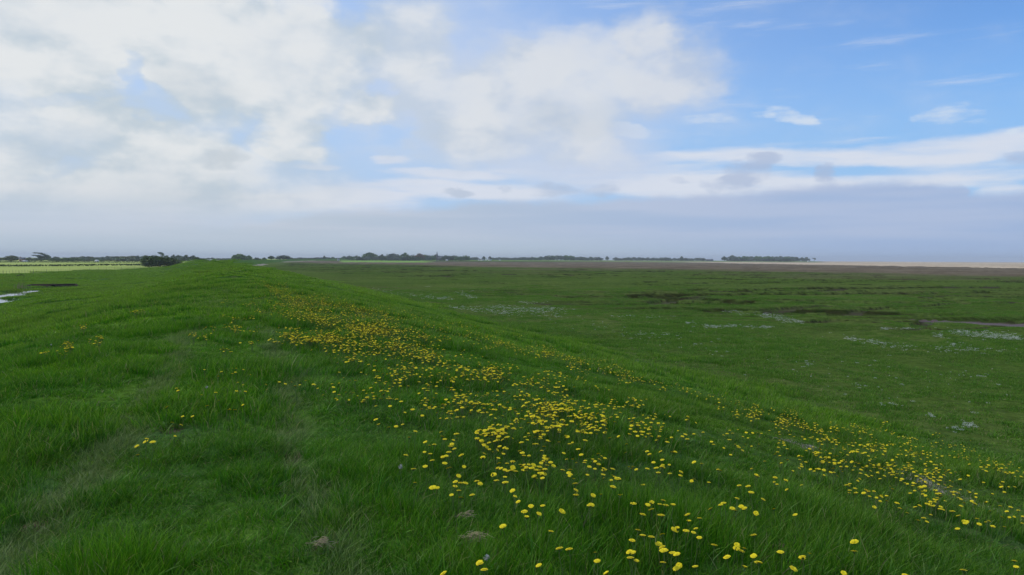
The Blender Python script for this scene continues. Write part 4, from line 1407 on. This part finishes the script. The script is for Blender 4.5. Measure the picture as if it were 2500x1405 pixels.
# bushes on the bank: stems and leaves
def bush(px0, px1, ytop, d, label, seed, n, h_leaf, lobes, ybase=None):
    cx = (px0 + px1) / 2
    x, y, z = ground_at(cx, d)
    h = CAM.z + ray(cx, ytop).z * d - z
    w = (px1 - px0) / F * d
    g = np.random.default_rng(seed)
    e = link(bpy.data.objects.new('bush', None)); e.location = (x, y, z - .1)
    V, Fq = crown_mesh(seed, n, lobes, h_leaf)
    c = mesh_np('foliage', V, Fq, m_leaf['dark'], e); c.scale = (w, w * .55, h)
    VV, QQ = [], []
    for k in range(26):
        a, b_ = g.uniform(-.42, .42), g.uniform(-.2, .2)
        tx = a * 1.15 + g.normal(0, .03)
        v, q = tube([(a * .75 * w, b_ * w * .5, 0), ((a * .9) * w, b_ * w * .55, h * .3), (tx * w * .95, b_ * w * .6, h * g.uniform(.6, .8))], [.09, .06, .02], 5)
        i = len(VV); VV += list(map(tuple, v)); QQ += [tuple(i + t for t in r_) for r_ in q[0]]
    mesh_np('stems', np.array(VV), [np.array(QQ)], m_bark, e)
    tag(e, label, 'bush')
    return e


bush(342, 444, 622.5, 385, 'largest round dark green bush on the landward side of the bank', 3, 6500, .022,
     [(-.30, 0, .50, .20, .3, .42), (-.12, 0, .60, .22, .32, .36), (.10, 0, .55, .22, .3, .34), (.30, 0, .42, .20, .26, .30), (-.2, -.1, .3, .28, .25, .28), (.15, 0, .28, .35, .2, .22)])
bush(470, 494, 626.5, 560, 'small upright dark bush on the bank top left of its lower neighbour', 5, 1800, .035, [(-.1, 0, .5, .3, .3, .4), (.18, 0, .42, .3, .3, .36), (0, 0, .8, .2, .2, .15)])
bush(488, 513, 629, 565, 'low wide dark bush on the bank top beside the upright one', 6, 1800, .035, [(-.2, 0, .45, .28, .3, .4), (.2, 0, .38, .28, .3, .32)])
bush(38, 60, 668, 190, 'scrubby little bush on the near edge of the pale field', 8, 900, .03, [(-.2, 0, .35, .22, .3, .3), (.1, 0, .5, .2, .3, .38), (.3, 0, .3, .18, .3, .25)])


def hedge(pts, h, wd, label, seed, mat='dark'):
    """a low clipped hedge along points on the land: one thing"""
    g = np.random.default_rng(seed)
    L = [math.hypot(b[0] - a[0], b[1] - a[1]) for a, b in zip(pts[:-1], pts[1:])]
    n = int(sum(L) * 9)
    c = []
    for (a, b, l) in zip(pts[:-1], pts[1:], L):
        m = int(n * l / sum(L))
        f = g.uniform(0, 1, m)
        x = a[0] + (b[0] - a[0]) * f + g.normal(0, wd * .4, m); y = a[1] + (b[1] - a[1]) * f + g.normal(0, wd * .4, m)
        top = h * (.8 + .5 * fbm(x * .06, y * .06, seed, 3))
        c.append(np.stack([x, y, land(x, y) + g.uniform(0, 1, m) ** .7 * top], 1))
    c = np.concatenate(c)
    n = len(c)
    a = g.normal(0, 1, (n, 3)); a /= np.linalg.norm(a, axis=1)[:, None]
    b_ = np.cross(a, g.normal(0, 1, (n, 3))); b_ /= np.linalg.norm(b_, axis=1)[:, None]
    s = .42
    V = np.stack([c - a * s, c - b_ * s, c + a * s, c + b_ * s], 1).reshape(-1, 3)
    o = mesh_np('hedge', V, [np.arange(n * 4).reshape(-1, 4)], m_leaf[mat])
    tag(o, label, 'hedge')
    return o


gp = lambda px, d: ground_at(px, d)[:2]
hedge([flat_at(-80, 651, -3.25), flat_at(0, 651, -3.25), flat_at(180, 650, -3.25), flat_at(345, 649, -3.25)], .9, .5, 'thin dark hedge line dividing the two pale fields', 21)
hedge([gp(-40, 700), gp(60, 700), gp(180, 720), gp(350, 740)], 1.0, .5, 'dark hedge at the far side of the second pale field', 22)
hedge([gp(76, 830), gp(166, 840)], 2.6, .8, 'short thick dark hedge below the wind-bent tree', 23)
e = tree(30, 38, 646.5, 395, 'round', 'dark', 'tiny round bush standing in the thin hedge line', n=500, name='bush', cat='bush')

# reeds by the ditch
rv, rq = [], []
g = np.random.default_rng(33)
for k in range(60):
    x, y, z, _o = surf([g.normal(52, 9)], [g.normal(706, 2)], 0, rmin=20)
    h = g.uniform(.5, 1.1)
    v, q = tube([(x[0], y[0], z[0] - .1), (x[0] + g.normal(0, .05), y[0], z[0] + h * .6), (x[0] + g.normal(.1, .1), y[0], z[0] + h)], [.02, .016, .004], 3)
    i = len(rv); rv += list(map(tuple, v)); rq += [tuple(i + t for t in r_) for r_ in q[0]]
tag(mesh_np('reed_clump', np.array(rv), [np.array(rq)], m_straw), 'clump of thin reeds on the far bank of the ditch water', 'reeds')


# ------------------------------------------------------------------ built things
def box(x0, x1, y0, y1, z0, z1):
    V = [(x, y, z) for z in (z0, z1) for y in (y0, y1) for x in (x0, x1)]
    return np.array(V, float), np.array([(0, 2, 3, 1), (4, 5, 7, 6), (0, 1, 5, 4), (2, 6, 7, 3), (0, 4, 6, 2), (1, 3, 7, 5)])


def boxes(name, bs, mat, parent):
    V, Q = [], []
    for b_ in bs:
        v, q = box(*b_)
        Q.append(q + sum(len(t) for t in V)); V.append(v)
    return mesh_np(name, np.vstack(V), [np.vstack(Q)], mat, parent)


m_wood = simple('weathered_wood', (.17, .14, .11), .9, var=8)
m_wire = simple('wire', (.20, .20, .20), .5)
m_conc = simple('concrete', (.42, .38, .33), .9, var=3)
m_dark = simple('tarred_timber', (.085, .062, .044), .9, var=4)
m_whitew = simple('white_render', (.85, .85, .82), .8, var=.5)
m_brick = simple('pale_brick', (.40, .28, .22), .85, var=1)
m_slate = simple('slate_roof', (.14, .15, .17), .7, var=1)
m_pale = simple('pale_sheet_roof', (.52, .54, .56), .5, var=.5)
m_glass = simple('window_glass', (.03, .04, .05), .15)
m_hole = simple('pipe_inside_shade', (.008, .007, .006), .9)  # near-black: the shade in the pipe put into the colour

# field fence
fe = link(bpy.data.objects.new('wire_fence', None))
FD = (-35.8 / 154.4, 150.2 / 154.4)
fx0, fy0 = -140.2 - FD[0] * 40, 201.8 - FD[1] * 40
fe.location = (fx0, fy0, float(land(np.array([fx0]), np.array([fy0]))[0]))
prev = None
wv = []
t = 0.0
k = 0
while t < 196 and k < 96:
    x, y = fx0 + FD[0] * t, fy0 + FD[1] * t
    z = float(land(np.array([x]), np.array([y]))[0])
    h = 1.15 + .1 * math.sin(k * 1.7)
    r_ = .035 if k % 5 else .06
    v, q = tube([(0, 0, -.3), (0, 0, h * .6), (.02 * math.sin(k), .01, h)], [r_, r_, r_ * .9], 6)
    v = np.vstack([v, [[.02 * math.sin(k), .01, h + .01]]])
    q2 = np.array([(12 + i, 12 + (i + 1) % 6, 18) for i in range(6)])
    p = mesh_np('post', v, [q[0], q2], m_wood, fe)
    p.location = (x - fe.location.x, y - fe.location.y, z - fe.location.z)
    wv.append((x, y, z))
    t += 2.1; k += 1
for hh in (.35, .7, 1.02):
    V, Q = [], []
    for i in range(len(wv) - 1):
        for j, P in enumerate((wv[i], wv[i + 1])):
            for dz_ in (-.006, .006):
                V.append((P[0] - fe.location.x, P[1] - fe.location.y - .07, P[2] - fe.location.z + hh + dz_))
        b_ = 4 * i
        Q.append((b_, b_ + 1, b_ + 3, b_ + 2))
    mesh_np('wire', np.array(V), [np.array(Q)], m_wire, fe)
tag(fe, 'long wire fence on wooden posts along the edge of the pale field', 'fence')

# sluice at the end of the ditch
sx, sy, sz, _o = surf([140], [699], 0, rmin=30)
sx, sy = on_line(151.2, -30.6)
sl = link(bpy.data.objects.new('culvert', None)); sl.location = (sx, sy, -3.76); sl.rotation_euler = (0, 0, R(27))
boxes('headwall', [(-3.3, 3.3, 0, .35, -.3, .62)], m_dark, sl)
boxes('capping_beam', [(-3.5, 3.5, -.08, .45, .625, .72)], m_dark, sl)
boxes('sill', [(-2.5, 2.6, -1.5, -1.2, -.2, .10)], m_conc, sl)
boxes('wing_wall', [(-3.7, -3.35, -1.8, .3, -.3, .6)], m_dark, sl)
boxes('wing_wall', [(3.35, 3.7, -1.8, .3, -.3, .6)], m_dark, sl)
n = 20
V = [(.50 * math.cos(a), yy, .20 + .50 * math.sin(a)) for yy in (-.75, 0) for a in np.linspace(0, 2 * math.pi, n, False)]
V += [(.40 * math.cos(a), yy, .20 + .40 * math.sin(a)) for yy in (-.75, -.1) for a in np.linspace(0, 2 * math.pi, n, False)]
Q = []
for i in range(n):
    j = (i + 1) % n
    Q += [(i, j, n + j, n + i), (2 * n + j, 2 * n + i, 3 * n + i, 3 * n + j), (j, i, 2 * n + i, 2 * n + j)]
pp = mesh_np('pipe', np.array(V), [np.array(Q)], m_dark, sl)
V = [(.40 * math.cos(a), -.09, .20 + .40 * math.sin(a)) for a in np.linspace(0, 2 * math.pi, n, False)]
mesh_np('pipe_shade', np.array(V), [np.array([range(n)])], m_hole, pp)  # dark disc standing in for the shade inside the open pipe
tag(sl, 'dark timber culvert with a round pipe at the end of the ditch', 'culvert')


def house(px, d, wpx, hpx, wall, roof, label, group=None, yaw=0.0, chim=1, name='house', cat='house', depth=.6, lift=0.0):
    x, y, z = ground_at(px, d)
    w, h = wpx / F * d, hpx / F * d
    e = link(bpy.data.objects.new(name, None)); e.location = (x, y, z + lift); e.rotation_euler = (0, 0, yaw)
    dp = w * depth
    hw = h * .58
    boxes('wall', [(-w / 2, w / 2, -dp / 2, dp / 2, -1, hw)], wall, e)
    V = [(-w / 2, -dp / 2, hw), (w / 2, -dp / 2, hw), (w / 2, dp / 2, hw), (-w / 2, dp / 2, hw), (-w / 2, 0, h - .1), (w / 2, 0, h - .1)]
    mesh_np('gable', np.array(V), [np.array([(0, 3, 4)]), np.array([(1, 5, 2)])][0:1] + [np.array([(1, 5, 2)])], wall, e)
    o_ = .3
    V = [(-w / 2 - o_, -dp / 2 - o_, hw - .15), (w / 2 + o_, -dp / 2 - o_, hw - .15), (w / 2 + o_, 0, h), (-w / 2 - o_, 0, h), (-w / 2 - o_, dp / 2 + o_, hw - .15), (w / 2 + o_, dp / 2 + o_, hw - .15)]
    V += [(a, b_, c - .15) for a, b_, c in V]
    rf = mesh_np('roof', np.array(V), [np.array([(0, 1, 2, 3), (3, 2, 5, 4), (7, 6, 9, 8), (8, 9, 10, 11), (0, 6, 7, 1), (4, 5, 11, 10), (0, 3, 9, 6), (3, 4, 10, 9), (1, 7, 8, 2), (2, 8, 11, 5)])], roof, e)
    if chim:
        boxes('chimney', [(-w / 2 + .6, -w / 2 + 1.5, -.4, .4, h - .9, h + .9)], wall, rf)
    nw = max(2, int(w / 3.2))
    for i in range(nw):
        cx = -w / 2 + w * (i + .5) / nw
        if i == nw // 2:
            boxes('door', [(cx - .45, cx + .45, -dp / 2 - .05, -dp / 2 + .02, 0, min(2, hw * .7))], m_wood, e)
        else:
            boxes('window', [(cx - .5, cx + .5, -dp / 2 - .05, -dp / 2 + .02, hw * .35, hw * .75)], m_glass, e)
    tag(e, label, cat, group)
    return e


house(55, 870, 13, 10, m_brick, m_slate, 'pale brick cottage between the first trees on the left', yaw=.2)
house(62, 800, 11, 3.2, m_whitew, m_pale, 'low white shed in front of the brick cottage', chim=0, name='shed', cat='shed')
house(237, 850, 8, 5.0, m_whitew, m_pale, 'small white building below the far row of trees', chim=0, name='shed', cat='shed')
house(516, 900, 18, 7.0, m_slate, m_pale, 'long low barn with a pale roof right of the small bushes', chim=0, name='barn', cat='barn', depth=.8)
house(565, 1000, 4, 5, m_whitew, m_slate, 'tiny white cottage at the foot of the largest domed tree', chim=1)
house(826, 1500, 5, 6, m_whitew, m_slate, 'single white house at the left end of the bright green field', yaw=.5)
house(1091, 1560, 5, 4, m_whitew, m_pale, 'small white hut below the trees right of the spire', chim=0, name='shed', cat='shed')
house(1170, 1800, 6, 4.4, m_whitew, m_slate, 'low white house first in the white group')
house(1178, 1780, 8, 4.6, m_whitew, m_slate, 'long white house second in the white group', yaw=.3)
house(1187, 1790, 7, 7.4, m_whitew, m_whitew, 'tallest white house with pointed gable in the white group', yaw=1.57, chim=0)
house(1196, 1780, 7, 4.8, m_whitew, m_slate, 'white house last on the right of the white group', yaw=-.2)
house(1220, 1900, 5, 3.6, m_whitew, m_slate, 'tiny grey white cottage right of the white group')
house(1732, 2300, 17, 5, m_slate, m_slate, 'long grey barn on the far shore before the wood on the point', chim=0, name='barn', cat='barn', depth=.5)
house(1973, 2250, 4, 3.4, m_whitew, m_pale, 'tiny white hut at the end of the wood on the point', chim=0, name='shed', cat='shed')

# church with its spire
cx_, cy_, cz_ = ground_at(1067, 1720)
ch = link(bpy.data.objects.new('church', None)); ch.location = (cx_, cy_, cz_)
top = CAM.z + ray(1067, 613.5).z * 1720 - cz_
m_stone = simple('church_stone', (.13, .13, .13), .9, var=1)
m_spire = simple('spire_slate', (.06, .065, .075), .8, var=1)
boxes('nave', [(2.05, 18, -4, 4, -1, 6.5)], m_stone, ch)
V = [(2.05, -4.3, 6.51), (18.3, -4.3, 6.51), (18.3, 4.3, 6.51), (2.05, 4.3, 6.51), (2.05, 0, 10.5), (18.3, 0, 10.5)]
mesh_np('roof', np.array(V), [np.array([(0, 1, 5, 4), (2, 3, 4, 5)]), np.array([(0, 4, 3), (1, 2, 5)])], m_slate, ch)
th = top * .52
boxes('tower', [(-2, 2, -2, 2, -1, th)], m_stone, ch)
V = [(1.95 * math.cos(a), 1.95 * math.sin(a), th + .01) for a in np.linspace(0, 2 * math.pi, 8, False)] + [(0, 0, top)]
mesh_np('spire', np.array(V), [np.array([(i, (i + 1) % 8, 8) for i in range(8)])], m_spire, ch)
boxes('window', [(-.5, .5, -2.06, -1.98, th - 4, th - 1.2)], m_glass, ch)
for i in range(3):
    boxes('window', [(4.5 + i * 4.5, 5.5 + i * 4.5, -4.06, -3.98, 2, 5)], m_glass, ch)
tag(ch, 'dark stone church whose thin spire rises above the wood', 'church')

# marker post on the bank
px_, py_, pz_ = ground_at(519, 520)
v, q = tube([(0, 0, -.2), (0, 0, .6), (0, 0, 1.1)], [.09, .09, .09], 8)
mp_ = mesh_np('marker_post', v, q, m_whitew); mp_.location = (px_, py_, pz_)
tag(mp_, 'short white marker post on the bank near the two small bushes', 'post')

# ------------------------------------------------------------------ the air
m_haze = bpy.data.materials.new('haze')
m_haze.use_nodes = True
hn = m_haze.node_tree
hn.nodes.clear()
ho = hn.nodes.new('ShaderNodeOutputMaterial')
pv = hn.nodes.new('ShaderNodeVolumePrincipled')
pv.inputs['Color'].default_value = (.90, .94, 1.0, 1)
pv.inputs['Density'].default_value = 0.00013
pv.inputs['Anisotropy'].default_value = 0.0
hn.links.new(pv.outputs[0], ho.inputs['Volume'])
HV = [(a, b, c) for c in (-14, 46) for b in (-9800, 9800) for a in (-9800, 9800)]
HF = np.array([(0, 2, 3, 1), (4, 5, 7, 6), (0, 1, 5, 4), (2, 6, 7, 3), (0, 4, 6, 2), (1, 3, 7, 5)])
tag(mesh_np('haze', HV, [HF], m_haze), kind='stuff')
